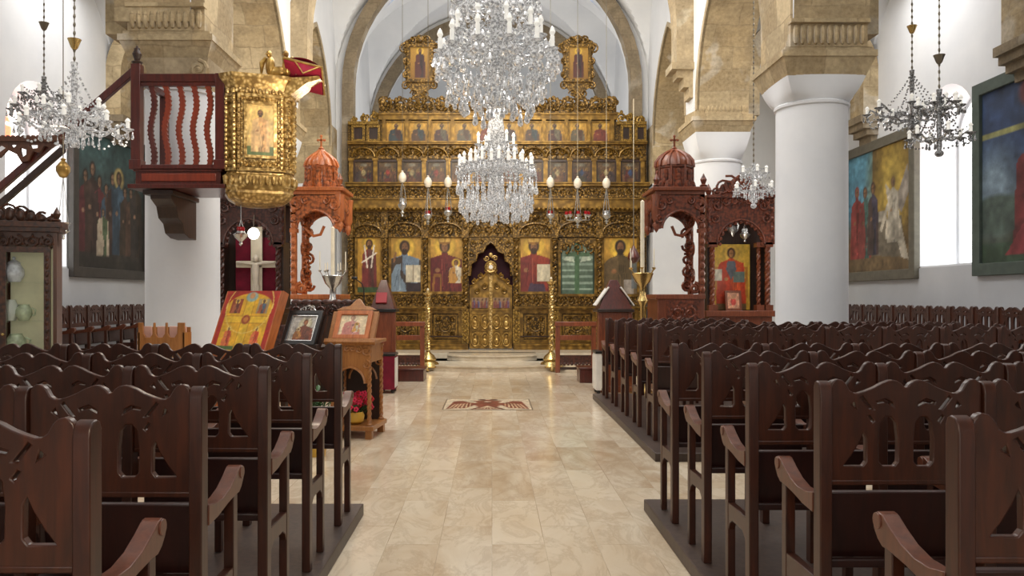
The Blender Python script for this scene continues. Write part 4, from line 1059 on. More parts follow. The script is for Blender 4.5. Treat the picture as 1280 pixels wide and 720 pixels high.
# ================================================================== CHANDELIERS
def drop_mesh(L, r):
    return MB().lathe([(0, L), (r*.35, L*.9), (r*.3, L*.84), (r*.55, L*.78), (r*.3, L*.72), (r*.7, L*.5), (r, L*.22), (r*.75, L*.08), (0, 0)], n=6)
def share(o, parent, loc, rz=0.0):
    c = o.copy(); COL.objects.link(c); c.parent = parent; c.location = loc; c.rotation_euler = (0, 0, rz); return c
def chandelier(label, loc, tiers, stem, ztop, skirts=(), drop=(.1, .022), metal='crystal', chain=True, cup=None, group='crystal chandeliers', beads=0, rot=0.0, glassmat='crystal', stem_col=None, hub=1.0):
    """loc = centre at the lowest point; tiers = (radius, z of the drip pans, arms, candle height); stem = (z0, z1, r)"""
    t = thing('crystal_chandelier', label, 'chandelier', loc, 0, group)
    z0, z1, r = stem; m = MB()
    prof = []; n = 9
    for i in range(n+1):
        f = i/n; prof.append((r*(.5 + .5*abs(math.sin(f*PI*3.5))), z0 + (z1-z0)*f))
    m.lathe(prof, n=12); m.ell((0, 0, z0), (r*1.5*hub, r*1.5*hub, r*1.3*hub), 10, 6); m.build('stem', stem_col or glassmat, t, ang=60)
    if chain:
        m = MB(); zz = z1
        m.tube([(0, 0, z1), (0, 0, ztop-loc[2])], .006, 5)
        k = int((ztop-loc[2]-z1)/.09)
        for i in range(min(k, 40)): m.ell((0, 0, z1+.04+i*.09), (.016, .008, .03), 6, 4)
        m.build('chain', 'steel', t)
    if cup:
        MB().lathe([(.02, 0), (.035, .02), (.06, .09), (.07, .11), (.02, .11)], (0, 0, cup[0]-loc[2]), 12).build('chain_cup', cup[1], t)
    arm0 = None; nd = 0
    for ti, (R, z, na, hc) in enumerate(tiers):
        m = MB(); zs = z - R*.10
        pts = []
        for i in range(13):
            f = i/12; x = r*.8 + (R - r*.8)*f; zz = zs + R*(.22*math.sin(PI*f*.75) - .36*math.sin(PI*f)**2*(f) + (.1+.0)*f**3)
            pts.append((x, 0, zz))
        pts[-1] = (R, 0, z); m.tube(pts, [.012*(1+.5*R)]*13, 6)
        a0 = m.build('arm', metal, t, ang=60)
        s = max(.6, min(1.2, hc/.12))
        dp = MB().lathe([(.008, -.03*s), (.02*s, -.01), (.058*s, .012*s), (.06*s, .018*s), (.02*s, .006*s)], (R, 0, z), 10).build('drip_pan', glassmat, a0, ang=60)
        cn = MB().lathe([(.02*s, 0), (.02*s, hc*.55), (.014*s, hc*.57), (.028*s, hc*.72), (.016*s, hc*.9), (0, hc)], (R, 0, z+.012*s), 8).build('candle_bulb', 'bulb', a0)
        dr = drop_mesh(drop[0], drop[1]); 
        d0 = dr.build('crystal_drop', glassmat, t, smooth=False); first = True
        for k in range(na):
            an = rot + 2*PI*(k + .5*(ti % 2))/na
            if k == 0: a0.rotation_euler = (0, 0, an)
            else:
                a = share(a0, t, (0, 0, 0), an); share(dp, a, (0, 0, 0)); share(cn, a, (0, 0, 0))
            for (rr, da, dz) in ((R+.045*s, 0, 0), (R, .05/R, 0), (R, -.05/R, 0)):
                L = (rr*math.cos(an+da), rr*math.sin(an+da), z - drop[0] - .005)
                if nd > 96: break
                if first: d0.location = L; first = False
                else: share(d0, t, L, an)
                nd += 1
        # swags of beads between the arms
        m = MB()
        for k in range(na):
            an, a2 = rot + 2*PI*(k + .5*(ti % 2))/na, rot + 2*PI*(k+1 + .5*(ti % 2))/na
            q = 7 if R > .3 else 5
            for i in range(1, q):
                f = i/q; a = an + (a2-an)*f; sag = -.35*R*math.sin(PI*f)*(1.2 if na < 9 else .7)
                m.ell((R*.97*math.cos(a), R*.97*math.sin(a), z+sag*.6), .013*(1+.3*R), 5, 3)
            for i in range(1, 8):
                f = i/8; rr = r + (R-r)*f; m.ell((rr*math.cos(an), rr*math.sin(an), z + .22*R*(1-f) - .30*R*math.sin(PI*f) + .12), .012, 5, 3)
        sw = m.build('bead_swags', glassmat, t, smooth=False); sw['kind'] = 'stuff'
    # dense skirts of prisms (uncountable)
    for (R, zt, L, n, rad) in skirts:
        m = MB()
        for k in range(n):
            a = 2*PI*k/n + random.uniform(-.03, .03); rr = R*random.uniform(.94, 1.05); l = L*random.uniform(.75, 1.1); zz = zt + random.uniform(-.03, .03)
            m.tube([(rr*math.cos(a), rr*math.sin(a), zz), (rr*math.cos(a), rr*math.sin(a), zz - l*.6)], .004, 3, False)
            m.ell((rr*math.cos(a), rr*math.sin(a), zz - l*.3), (rad*.6,)*3, 5, 3)
            m.join(drop_mesh(l*.55, rad), Matrix.Translation((rr*math.cos(a), rr*math.sin(a), zz - l)))
        o = m.build('prism_curtain', glassmat, t, smooth=False); o['kind'] = 'stuff'
    if beads:
        m = MB(); R, zb, zt2, n = beads
        for k in range(n):
            a = 2*PI*k/n
            for i in range(12):
                f = i/11; rr = R*(1-f)**1.3 + r*.6; m.ell((rr*math.cos(a), rr*math.sin(a), zb+(zt2-zb)*f), .014, 5, 3)
        o = m.build('bead_strands', glassmat, t, smooth=False); o['kind'] = 'stuff'
    return t
# big one, Y = 8.4
Y = 8.4
X0, Z0 = wx(621, Y), wz(154, Y); q = lambda py: wz(py, Y) - Z0
chandelier('large crystal chandelier hanging nearest over the aisle, cut by the top edge', (X0, Y, Z0),
    [(.60, q(70), 12, .24), (.46, q(48), 10, .22), (.42, q(8), 10, .22), (.28, q(-25), 8, .2)], (.25, 2.0, .075), 10.1,
    [(.60, q(66), .30, 26, .034), (.48, q(84), .34, 24, .034), (.38, q(106), .36, 22, .032), (.2, q(112), .28, 12, .028), (.46, q(18), .2, 22, .03), (.34, q(-5), .22, 20, .028), (.5, q(98), .3, 22, .026), (.26, q(50), .3, 14, .028)], (.16, .038), beads=(.42, q(60), q(-20), 14), rot=.2)
Y = 13.6
X0, Z0 = wx(620, Y), wz(279, Y); q = lambda py: wz(py, Y) - Z0
chandelier('smaller crystal chandelier hanging farther along the aisle before the screen', (X0, Y, Z0),
    [(.62, q(210), 14, .22), (.46, q(206), 10, .24), (.30, q(182), 6, .22)], (.3, q(130), .16), 10.1,
    [(.66, q(214), .40, 36, .034), (.6, q(230), .46, 30, .034), (.48, q(226), .5, 24, .032), (.54, q(246), .4, 28, .03), (.38, q(240), .48, 18, .03), (.2, q(242), .5, 16, .028)], (.13, .026), beads=(.34, q(206), q(172), 14), rot=.1, hub=.8)
def small_chandelier(label, px, Y, pbot, pring, R, na, ptop, cup, group, mat='crystal', second=None, metal=None, hc=.13, sk=True):
    X0, Z0 = wx(px, Y), wz(pbot, Y); z = lambda py: wz(py, Y) - Z0
    tiers = [(R, z(pring), na, hc)]
    if second: tiers.append((second[0], z(second[1]), second[2], hc))
    sk = [(R*.5, z(pring)+.02, .16, 14, .016), (R*.16, z(pring)-.02, .2, 8, .018)] if sk else []
    chandelier(label, (X0, Y, Z0), tiers, (.14, z(ptop), .035), 7.15 if cup is None else 7.4, sk, (.09, .017), metal or mat, True, cup, group, (R*.7, z(pring), z(ptop)-.05, 8), rot=.3, glassmat=mat)
small_chandelier('crystal chandelier in the left aisle with gilt chain cup, the nearer of two', 93, 8.5, 196, 160, .52, 8, 78, (wz(62, 8.5), 'brass'), 'small aisle chandeliers', second=(.3, 140, 6))
small_chandelier('grey crystal chandelier in the left aisle on a bare chain, the farther of two', 55, 11.4, 178, 140, .42, 8, 96, (wz(38, 11.4), 'steel'), 'small aisle chandeliers', 'crystal_g', (.28, 122, 6))
small_chandelier('crystal chandelier in the right aisle hanging under a brass cup', 1140, 11.4, 172, 140, .58, 8, 88, (wz(42, 11.4), 'brass'), 'small aisle chandeliers', 'crystal_g', second=(.34, 150, 5))
small_chandelier('silver chandelier in the right aisle on a long chain before the bright window', 1174, 9.9, 206, 172, .34, 6, 112, (wz(80, 9.9), 'steel'), 'small aisle chandeliers', 'crystal_g', (.24, 134, 6), 'silver', sk=False)
small_chandelier('small crystal chandelier hanging before the right shrine and column', 942, 13.2, 268, 238, .31, 6, 204, None, 'small aisle chandeliers', 'crystal', (.2, 218, 5))
# gilt egg ornament in the left aisle
Y = 9.2; x = wx(79, Y)
t = thing('hanging_egg_lamp', 'golden egg ornament on thin chains with small lamp below, left aisle', 'hanging lamp', (x, Y, wz(300, Y)))
b = lambda py: wz(py, Y) - wz(300, Y)
MB().tube([(0, 0, b(205)), (0, 0, 6.6 - wz(300, Y))], .006, 5).build('chain', 'steel', t)
MB().lathe([(0, -.1), (.04, -.085), (.075, -.02), (.075, .03), (.04, .08), (.02, .1), (.03, .12), (0, .14)], (0, 0, b(212)), 14).build('egg', 'gold_b', t)
m = MB()
for k in range(3): a = k*2.09; m.tube([(0, 0, b(221)), (.06*math.cos(a), .06*math.sin(a), b(280))], .004, 4)
m.build('thin_chains', 'silver', t)
MB().lathe([(0, 0), (.02, .02), (.012, .06), (.07, .1), (.06, .15), (.08, .2)], n=12).build('lamp_cup', 'silver', t)

# ================================================================== PULPIT AND BALCONY
Y = 9.35
bx0, bx1 = wx(164, Y), wx(281, Y)
t = thing('pulpit_balcony', 'dark red wooden balcony with wavy balusters on the left column', 'balcony', ((bx0+bx1)/2, Y, wz(235, Y)))
zf, zb2, zr = wz(236, Y), wz(206, Y), wz(97, Y)
W = lambda m, n, mt, par=t, **k: m.build(n, mt, par, world=True, **k)
m = MB(); m.box(bx0-.02, bx1+.02, Y-.06, Y+.85, zf, zf+.05); m.box(bx0+.05, bx1-.05, Y, Y+.85, zf+.05, zb2-.04); m.box(bx0, bx1, Y-.03, Y+.85, zb2-.05, zb2); m.box(bx0+.03, bx1-.03, Y-.015, Y+.8, zb2-.08, zb2-.05)
W(m, 'floor_box', 'balcony', bevel=.006)
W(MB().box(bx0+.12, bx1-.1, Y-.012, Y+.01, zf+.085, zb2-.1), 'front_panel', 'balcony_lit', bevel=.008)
for e, xx in ((0, bx0+.06), (1, bx1-.05)):
    m = MB().box(xx-.055, xx+.055, Y-.03, Y+.08, zb2, wz(80 if e == 0 else 92, Y)); m.box(xx-.07, xx+.07, Y-.045, Y+.095, wz(212, Y), wz(200, Y))
    p = W(m, 'newel_post', 'balcony', bevel=.006)
    if e == 0: mm = MB(); finial(mm, xx, Y+.02, wz(80, Y), .05); cross(mm, xx, Y+.02, wz(70, Y)+.03, .08, .018); W(mm, 'finial', 'darkwood', p)
m = MB().frustum((bx0+.1, bx1-.1, Y-.02, Y+.06), (bx0+.1, bx1-.1, Y-.03, Y+.07), zr-.05, zr+.04); m.box(bx0+.1, bx1-.1, Y-.01, Y+.05, zr-.10, zr-.05); W(m, 'top_rail', 'balcony', bevel=.006)
n = 5
for k in range(n):
    xx = wx(190 + 17.6*k, Y); z0, z1 = zb2, zr-.08; L = []; R_ = []; N = 56
    for i in range(N+1):
        f = i/N; z = z0 + (z1-z0)*f; sw = .022*math.sin(2*PI*1.5*f+.6); hw = .03 + (.008 if i % 3 == 0 else -.004)
        L.append((xx + sw - hw, z)); R_.append((xx + sw + hw, z))
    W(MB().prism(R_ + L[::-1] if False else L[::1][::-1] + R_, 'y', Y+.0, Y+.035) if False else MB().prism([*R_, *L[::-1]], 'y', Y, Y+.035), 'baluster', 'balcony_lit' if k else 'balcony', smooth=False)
# far side rail
m = MB().box(bx0+.02, bx0+.1, Y+.75, Y+.85, zb2, zr); m.box(bx0+.03, bx0+.09, Y, Y+.85, zr-.04, zr+.03); W(m, 'side_rail', 'balcony')
# carved bracket
br = [(Y+.85, wz(237, Y)), (Y+.02, wz(237, Y)), (Y+.04, wz(248, Y)), (Y+.2, wz(256, Y)), (Y+.26, wz(270, Y)), (Y+.4, wz(276, Y)), (Y+.46, wz(288, Y)), (Y+.62, wz(293, Y)), (Y+.85, wz(294, Y))]
m = MB().prism(br[::-1], 'x', wx(186, Y), wx(212, Y)); m.box(wx(178, Y), wx(216, Y), Y+.0, Y+.85, wz(243, Y), wz(237, Y)); W(m, 'bracket', 'darkwood', bevel=.008)

# gilt pulpit tub
Y = 9.3; cx, cy = wx(313, Y), Y+.36
t = thing('gilded_pulpit', 'gilded carved eight-sided pulpit with icon panel beside the balcony', 'pulpit', (cx, cy, wz(250, Y)))
W = lambda m, n, mt, par=t, **k: m.build(n, mt, par, world=True, **k)
th = math.radians(20)
PP = [(-.27, -.3), (.25, -.3), (.37, -.18), (.37, .06), (.2, .3), (-.3, .3), (-.38, .06), (-.38, -.19)]
def loc2(u, v, z): return (cx + u*math.cos(th) - v*math.sin(th), cy + u*math.sin(th) + v*math.cos(th), z)
def octo(prof):
    m = MB(); n = len(PP); vs = []; fs = []
    for (k, z) in prof: vs += [loc2(u*k, v*k, z) for u, v in PP]
    for j in range(len(prof)-1):
        for i in range(n): fs.append((j*n+i, j*n+(i+1) % n, (j+1)*n+(i+1) % n, (j+1)*n+i))
    fs.append(tuple(reversed(range(n)))); fs.append(tuple((len(prof)-1)*n+i for i in range(n)))
    return m.add(vs, fs)
zA, zB, zC, zD = wz(250, Y), wz(214, Y), wz(116, Y), wz(92, Y)
W(octo([(.3, zA-.05), (.74, zA-.02), (.94, zA+.03), (1.04, zA+.09), (1.02, zA+.12), (1.08, zA+.16), (1.12, zB-.05), (1.02, zB-.02), (1.0, zB)]), 'moulded_base', 'gold_l', ang=20)
W(octo([(.97, zB-.01), (.97, zC)]), 'tub', 'gold_l', ang=20)
W(octo([(.98, zC-.02), (1.06, zC+.02), (1.03, zC+.05), (1.1, zC+.12), (1.22, zD-.04), (1.24, zD)]), 'cornice', 'gold_l', ang=20)
for k, (i, j) in enumerate(((0, 1), (1, 2), (2, 3), (7, 0))):
    A_, B_ = Vector(loc2(*PP[i], 0)), Vector(loc2(*PP[j], 0)); d_ = B_ - A_; fw = d_.length; mid = (A_ + B_)/2; az = math.atan2(d_.y, d_.x)
    T = Matrix.Translation((mid.x, mid.y, 0)) @ Matrix.Rotation(az, 4, 'Z')
    m = MB(); frame(m, -fw/2, fw/2, zB+.01, zC, .035, -.03, .02)
    if k in (0, 2): frame(m, -fw/2+.075, fw/2-.075, zB+.16, zC-.09, .035, -.025, .02)
    for e in (-1, 1):
        for i2 in range(16): m.ell((e*(fw/2-.018), -.032, zB+.05+(zC-zB-.1)*i2/15), (.02, .022, .03), 6, 4)
        if k in (0, 2):
            for i2 in range(14): m.ell((e*(fw/2-.052), -.015, zB+.08+(zC-zB-.16)*i2/13), (.014, .016, .03), 6, 4)
    nb = max(2, int(fw/.07))
    for i2 in range(nb): m.ell((-fw/2+fw*(i2+.5)/nb, -.04, zB-.1), (.028, .035, .06), 6, 4); m.ell((-fw/2+fw*(i2+.5)/nb, -.02, zC+.03), (.028, .03, .035), 6, 4)
    if k != 1:
        rinceau(m, -fw/2+.04, fw/2-.04, zB+.04, zB+.15, -.015, .011); rinceau(m, -fw/2+.04, fw/2-.04, zC-.1, zC-.02, -.015, .01)
    else:
        for i2 in range(9): m.tube(spiral((0, zB+.1+(zC-zB-.2)*i2/8), .045, 1.3, i2, 1 if i2 % 2 else -1, -.01), .012, 5)
    m.xf(T); f = W(m, 'carved_facet', 'gold_l')
    if k not in (0, 2): continue
    p = Pic(fw-.2, zC-zB-.31, 26, 46, (206, 172, 104)); A = p.asp; p.grad((206, 176, 110), (222, 186, 112)); p.rect(0, 1, 0, A*.18, (92, 110, 62))
    p.figure(.5, A*.08, A*.82, (196, 150, 96), (208, 170, 118), halo=(226, 190, 110), wd=1.2); p.blot(.1, 8)
    T2 = Matrix.Translation(-Vector(t.location)) @ T @ Matrix.Translation((0, -.012, zB+.19))
    p.build('painted_panel', f, T2, 'paint')
# eagle lectern with crimson cloth
ex, ey = cx + .40, cy - .1
t2 = thing('pulpit_lectern', 'crimson cloth draped book rest with gold eagle on the pulpit rim', 'lectern', (ex, ey, zD))
W2 = lambda m, n, mt, par=t2, **k: m.build(n, mt, par, world=True, **k)
m = MB().prism([(cx+.2, zD-.02), (cx+.2, zD-.3), (cx+.36, zD-.26), (cx+.62, zD-.06), (cx+.78, zD-.02), (cx+.76, zD+.02)], 'y', cy-.2, cy+.1); W2(m, 'gilt_bracket', 'gold_l')
m = MB(); zz = zD
for e, xo in ((-1, .16), (1, .36)):
    m.ell((cx+xo, ey, zz+.16), (.06, .06, .12), 10, 7); m.ell((cx+xo-.01, ey-.02, zz+.3), (.035, .04, .045), 8, 6); m.tube([(cx+xo+.05*e, ey, zz+.26), (cx+xo+.1*e, ey, zz+.2), (cx+xo+.11*e, ey, zz+.06)], [.025, .035, .01], 6)
    m.tube([(cx+xo, ey-.03, zz+.3), (cx+xo-.04, ey-.08, zz+.28)], [.02, .004], 5)
m.ell((cx+.26, ey, zz+.09), (.12, .06, .07), 10, 6); W2(m, 'eagle', 'gold_b')
m = MB(); c0 = Vector((cx+.56, cy-.06, zD+.05))
T = Matrix.Translation(c0) @ Matrix.Rotation(.25, 4, 'Y') @ Matrix.Rotation(-.5, 4, 'X')
def cl(u, v):
    x = (u-.5)*.44; y = (v-.5)*.44
    return T @ Vector((x, y, .08*(1-(2*u-1)**2) + .03*(1-(2*v-1)**2)))
m.grid(cl, 12, 12); m.join(MB().box(-.22, .22, -.22, .22, -.03, .0), T)
ta = [T @ Vector(p) for p in ((-.1, -.225, .01), (.2, -.225, .01), (.06, -.24, -.17))]; tb = [p + Vector((0, .02, 0)) for p in ta]
m.add(ta + tb, [(0, 1, 2), (5, 4, 3), (0, 3, 4, 1), (1, 4, 5, 2), (2, 5, 3, 0)])
W2(m, 'cloth', 'crimson')
m = MB(); cs = [T @ Vector(p) for p in ((-.23, -.23, 0), (.23, -.23, 0), (.23, .23, 0), (-.23, .23, 0), (-.23, -.23, 0))]; m.tube(cs, .016, 6)
m.tube([T @ Vector(p) for p in ((-.1, -.23, 0), (.06, -.245, -.17), (.2, -.23, 0))], .01, 5)
for k in range(5): m.ell(T @ Vector((-.08+.05*k, -.05+.03*(k % 2), .112)), (.025, .025, .012), 6, 4)
W2(m, 'gold_braid', 'gold_b')

# stairs up to the pulpit
Y = 9.5
t = thing('pulpit_stair', 'dark wooden stair rail with carved fretwork climbing to the balcony', 'stair', (wx(-60, Y), Y, 0))
W = lambda m, n, mt, par=t, **k: m.build(n, mt, par, world=True, **k)
def bar(p, q, w, h, y0, y1):
    (x0, z0), (x1, z1) = p, q
    return MB().prism([(x0, z0-h), (x1, z1-h), (x1, z1), (x0, z0)], 'y', y0, y1)
pt = lambda a, b: (wx(a, Y), wz(b, Y))
W(bar(pt(-60, 279), pt(166, 82), 0, .11, Y, Y+.07), 'handrail', 'balcony', bevel=.008)
W(bar(pt(-60, 305), pt(83, 180), 0, .1, Y-.06, Y+.0), 'diagonal_brace', 'darkwood', bevel=.008)
m = MB(); a, b = pt(-60, 172), pt(78, 180)
m.box(a[0], b[0], Y-.08, Y+.02, wz(178, Y), wz(172, Y))
for k in range(22): m.ell((a[0]+(b[0]-a[0])*(k+.5)/22, Y-.03, wz(171.5, Y)), (.028, .03, .02), 6, 4)
V = [pt(-60, 178), pt(78, 178), pt(66, 186), pt(58, 183), pt(52, 192), pt(44, 190), pt(38, 202), pt(30, 204), pt(24, 194), pt(12, 188), pt(2, 198), pt(-8, 196), pt(-20, 188), pt(-60, 192)]
H = [[(wx(a_, Y), wz(b_, Y)) for a_, b_ in h] for h in ([(30, 198), (36, 194), (36, 188), (28, 186)], [(42, 187), (50, 186), (50, 182), (40, 182)], [(2, 192), (10, 186), (4, 182), (-4, 186)], [(20, 186), (24, 182), (16, 182)])]
m.prism(V[::-1], 'y', Y-.05, Y-.01, H); m.ell((wx(79, Y), Y-.03, wz(176, Y)), (.05, .05, .06), 8, 6)
W(m, 'fretwork_valance', 'cab')
W(MB().box(wx(-66, Y), wx(-58, Y), Y-.06, Y+.06, 0, wz(165, Y)), 'newel_post', 'balcony')

# ================================================================== THRONES AND SHRINES
def throne(px0, px1, Y, side, mw, mc, label, rk=.74, ogee=False):
    """canopied throne; outer side carries the canopy, inner corners hang free; side=+1 right of the nave"""
    x0, x1 = wx(px0, Y), wx(px1, Y); cx = (x0+x1)/2; w = (x1-x0)/2; d = .42
    t = thing('bishop_throne', label, 'throne', (cx, Y, 0))
    W = lambda m, n, mt, par=t, **k: m.build(n, mt, par, world=True, **k)
    e = side; o = lambda f: cx + e*w*f          # f=+1 outer edge, -1 nave edge
    zt = wz(247, Y); zs = wz(368, Y)
    m = MB().box(cx-w*.92, cx+w*.98, Y-d, Y+d, 0, zs-.06); m.box(cx-w, cx+w, Y-d-.03, Y+d+.03, zs-.08, zs); m.box(cx-w*1.02, cx+w*1.02, Y-d-.04, Y+d+.04, 0, .2)
    W(m, 'base', mw, bevel=.01)
    m = MB(); a, b = cx-w*.45, cx+w*.7; frame(m, a-.04, b+.04, zs-.5, zs-.1, .05, Y-d-.02, Y-d+.01); m.box(a, b, Y-d-.012, Y-d, zs-.46, zs-.14)
    scroll_panel(m, a+.02, b-.02, zs-.44, zs-.16, Y-d-.02, 1, .016); W(m, 'carved_panel', mc)
    # outer carved side: front post, rear post and openwork
    for yy in (Y-d+.06, Y+d-.06):
        m = MB(); a, b = sorted((o(.98), o(.80))); m.box(a, b, yy-.06, yy+.06, zs, zt)
        if yy < Y:
            for k in range(12): m.ell(((a+b)/2, yy-.065, zs+.08+(zt-zs-.2)*k/11), (.05, .025, .055), 6, 4)
            m.box(a-.02, b+.02, yy-.08, yy+.08, zs+(zt-zs)*.62, zs+(zt-zs)*.66); m.tube(spiral((o(.62), zs+.1), .09, 1.5, PI/2, -e, yy), .03, 6)
        W(m, 'post', mw, bevel=.005)
    m = MB(); xo = o(.74)
    for k in range(9):
        z = zs + .14 + (zt-zs-.35)*k/8; m.tube([(o(.66+.1*math.sin(k*2.1)), p[1]+Y, p[2]) for p in [(0, q[0], q[2]) for q in spiral((0, z), .13, 1.3, k*1.3, 1 if k % 2 else -1, 0)]], .022, 5)
    pts = [(o(.78), zs+.02), (o(.45), zs+.10), (o(.50), zs+.3), (o(.6), zs+.55), (o(.52), zs+.8), (o(.62), zs+1.05), (o(.5), zt-.1), (o(.8), zt-.1)]
    m.prism(pts if e > 0 else pts[::-1], 'y', Y+.1, Y+.14); 
    for k in range(6): m.tube(spiral((o(.56+.05*(k % 2)), zs+.15+k*.22), .1, 1.4, k, 1 if k % 2 else -1, Y+.08), .024, 5)
    W(m, 'carved_side_scrolls', mc)
    # curved rail
    m = MB(); m.tube([(o(.6), Y-.1, zt-.52), (o(.2), Y-.2, zt-.66), (o(-.1), Y-.25, zt-.64), (o(-.25), Y-.25, zt-.5)], .025, 7); W(m, 'curved_arm', mw)
    # canopy box
    m = MB().box(cx-w, cx+w, Y-d, Y+d, zt-.02, zt+.06); m.box(cx-w-.05, cx+w+.05, Y-d-.05, Y+d+.05, zt+.06, zt+.12); W(m, 'canopy_top', mw, bevel=.008)
    for yy in (Y-d, Y+d-.04):
        hw = w*.86; ap = arch_pts(hw*.86, zt-.55, 10, .25, cx)
        ap = [(x, zt-.55 + (z-zt+.55)*.8) for x, z in ap]
        poly = [(cx-w, zt), (cx-w, zt-.58)] + ap + [(cx+w, zt-.58), (cx+w, zt)]
        m = MB().prism(poly[::-1] if False else poly[::-1], 'y', yy, yy+.04); m.tube([(x, yy-.01, z) for x, z in ap], .022, 5)
        for s in (-1, 1):
            for dx, dz, R in ((.75, -.16, .12), (.42, -.1, .07), (.82, -.4, .07)): m.tube(spiral((cx+s*w*dx, zt+dz), R, 1.4, PI/2, -s, yy-.01), .02, 5)
        W(m, 'canopy_arch', mc)
    m = MB()
    for k in range(9): m.ell((o(-.97), Y-d+.1+k*.08, zt-.12-.07*abs(k-4)/4), (.03, .045, .12), 6, 5)
    m.box(min(o(-1), o(-.93)), max(o(-1), o(-.93)), Y-d, Y+d, zt-.14, zt); W(m, 'side_fringe', mc)
    for yy in (Y-d+.05, Y+d-.05):
        m = MB().lathe([(0, -.62), (.03, -.58), (.06, -.5), (.045, -.45), (.075, -.38), (.08, -.1), (.09, 0)], (o(-.94), yy, zt), 10); W(m, 'hanging_boss', mw)
    for s in (-1, 1):
        m = MB(); finial(m, cx+s*w*.95, Y-d+.02, zt+.12, .05); W(m, 'corner_finial', mc)
    # drum, dome, cross
    rd = w*rk; zd0, zd1 = zt+.12, wz(209, Y)
    m = MB().lathe([(rd*1.06, zd0), (rd*1.06, zd0+.05), (rd, zd0+.07), (rd, zd1-.05), (rd*1.06, zd1-.03), (rd*1.06, zd1)], (cx, Y, 0), 8, PI/8, PI/8+2*PI)
    for k in range(8):
        a = -PI/2 + k*PI/4; rr = rd*math.cos(PI/8)
        for j in range(3): m.ell((cx+rr*math.cos(a), Y+rr*math.sin(a), zd0+.14+(zd1-zd0-.25)*j/2), (.055, .055, .06), 6, 4)
        m.tube([(cx+rd*1.01*math.cos(a+PI/8), Y+rd*1.01*math.sin(a+PI/8), zd0), (cx+rd*1.01*math.cos(a+PI/8), Y+rd*1.01*math.sin(a+PI/8), zd1)], .022, 5)
    for k in range(12):
        a = k*PI/6; m.ell((cx+rd*.98*math.cos(a), Y+rd*.98*math.sin(a), zd0+.06), (.07, .07, .09), 6, 4)
    W(m, 'drum', mc)
    zq = wz(188, Y); pr = [(rd*1.05, 0), (rd*1.02, (zq-zd1)*.3), (rd*.8, (zq-zd1)*.6), (rd*.45, (zq-zd1)*.85), (rd*.12, zq-zd1), (0, zq-zd1+.02)]
    if ogee: pr = [(rd*1.06, 0), (rd*1.0, (zq-zd1)*.2), (rd*.86, (zq-zd1)*.42), (rd*.6, (zq-zd1)*.62), (rd*.34, (zq-zd1)*.78), (rd*.16, (zq-zd1)*.9), (rd*.08, zq-zd1), (0, zq-zd1+.02)]
    m = MB().lathe(pr, (cx, Y, zd1), 16)
    for k in range(12):
        a = k*PI/6; m.tube([(cx+(r+.012)*math.cos(a), Y+(r+.012)*math.sin(a), zd1+z) for r, z in pr[:-1]], .026, 5)
    W(m, 'ribbed_dome', mw, ang=60)
    m = MB().lathe([(.03, 0), (.05, .03), (.02, .06)], (cx, Y, zq), 10); cross(m, cx, Y, zq+.04, .2, .028); W(m, 'finial_cross', mw)
    return t
throne(371, 432, 13.4, -1, 'orange', 'orange_c', 'amber carved wooden throne with domed canopy and cross, left side', .62, True)
throne(813, 873, 13.4, 1, 'red_w', 'red_c', 'reddish carved wooden throne with domed canopy and cross, right side')

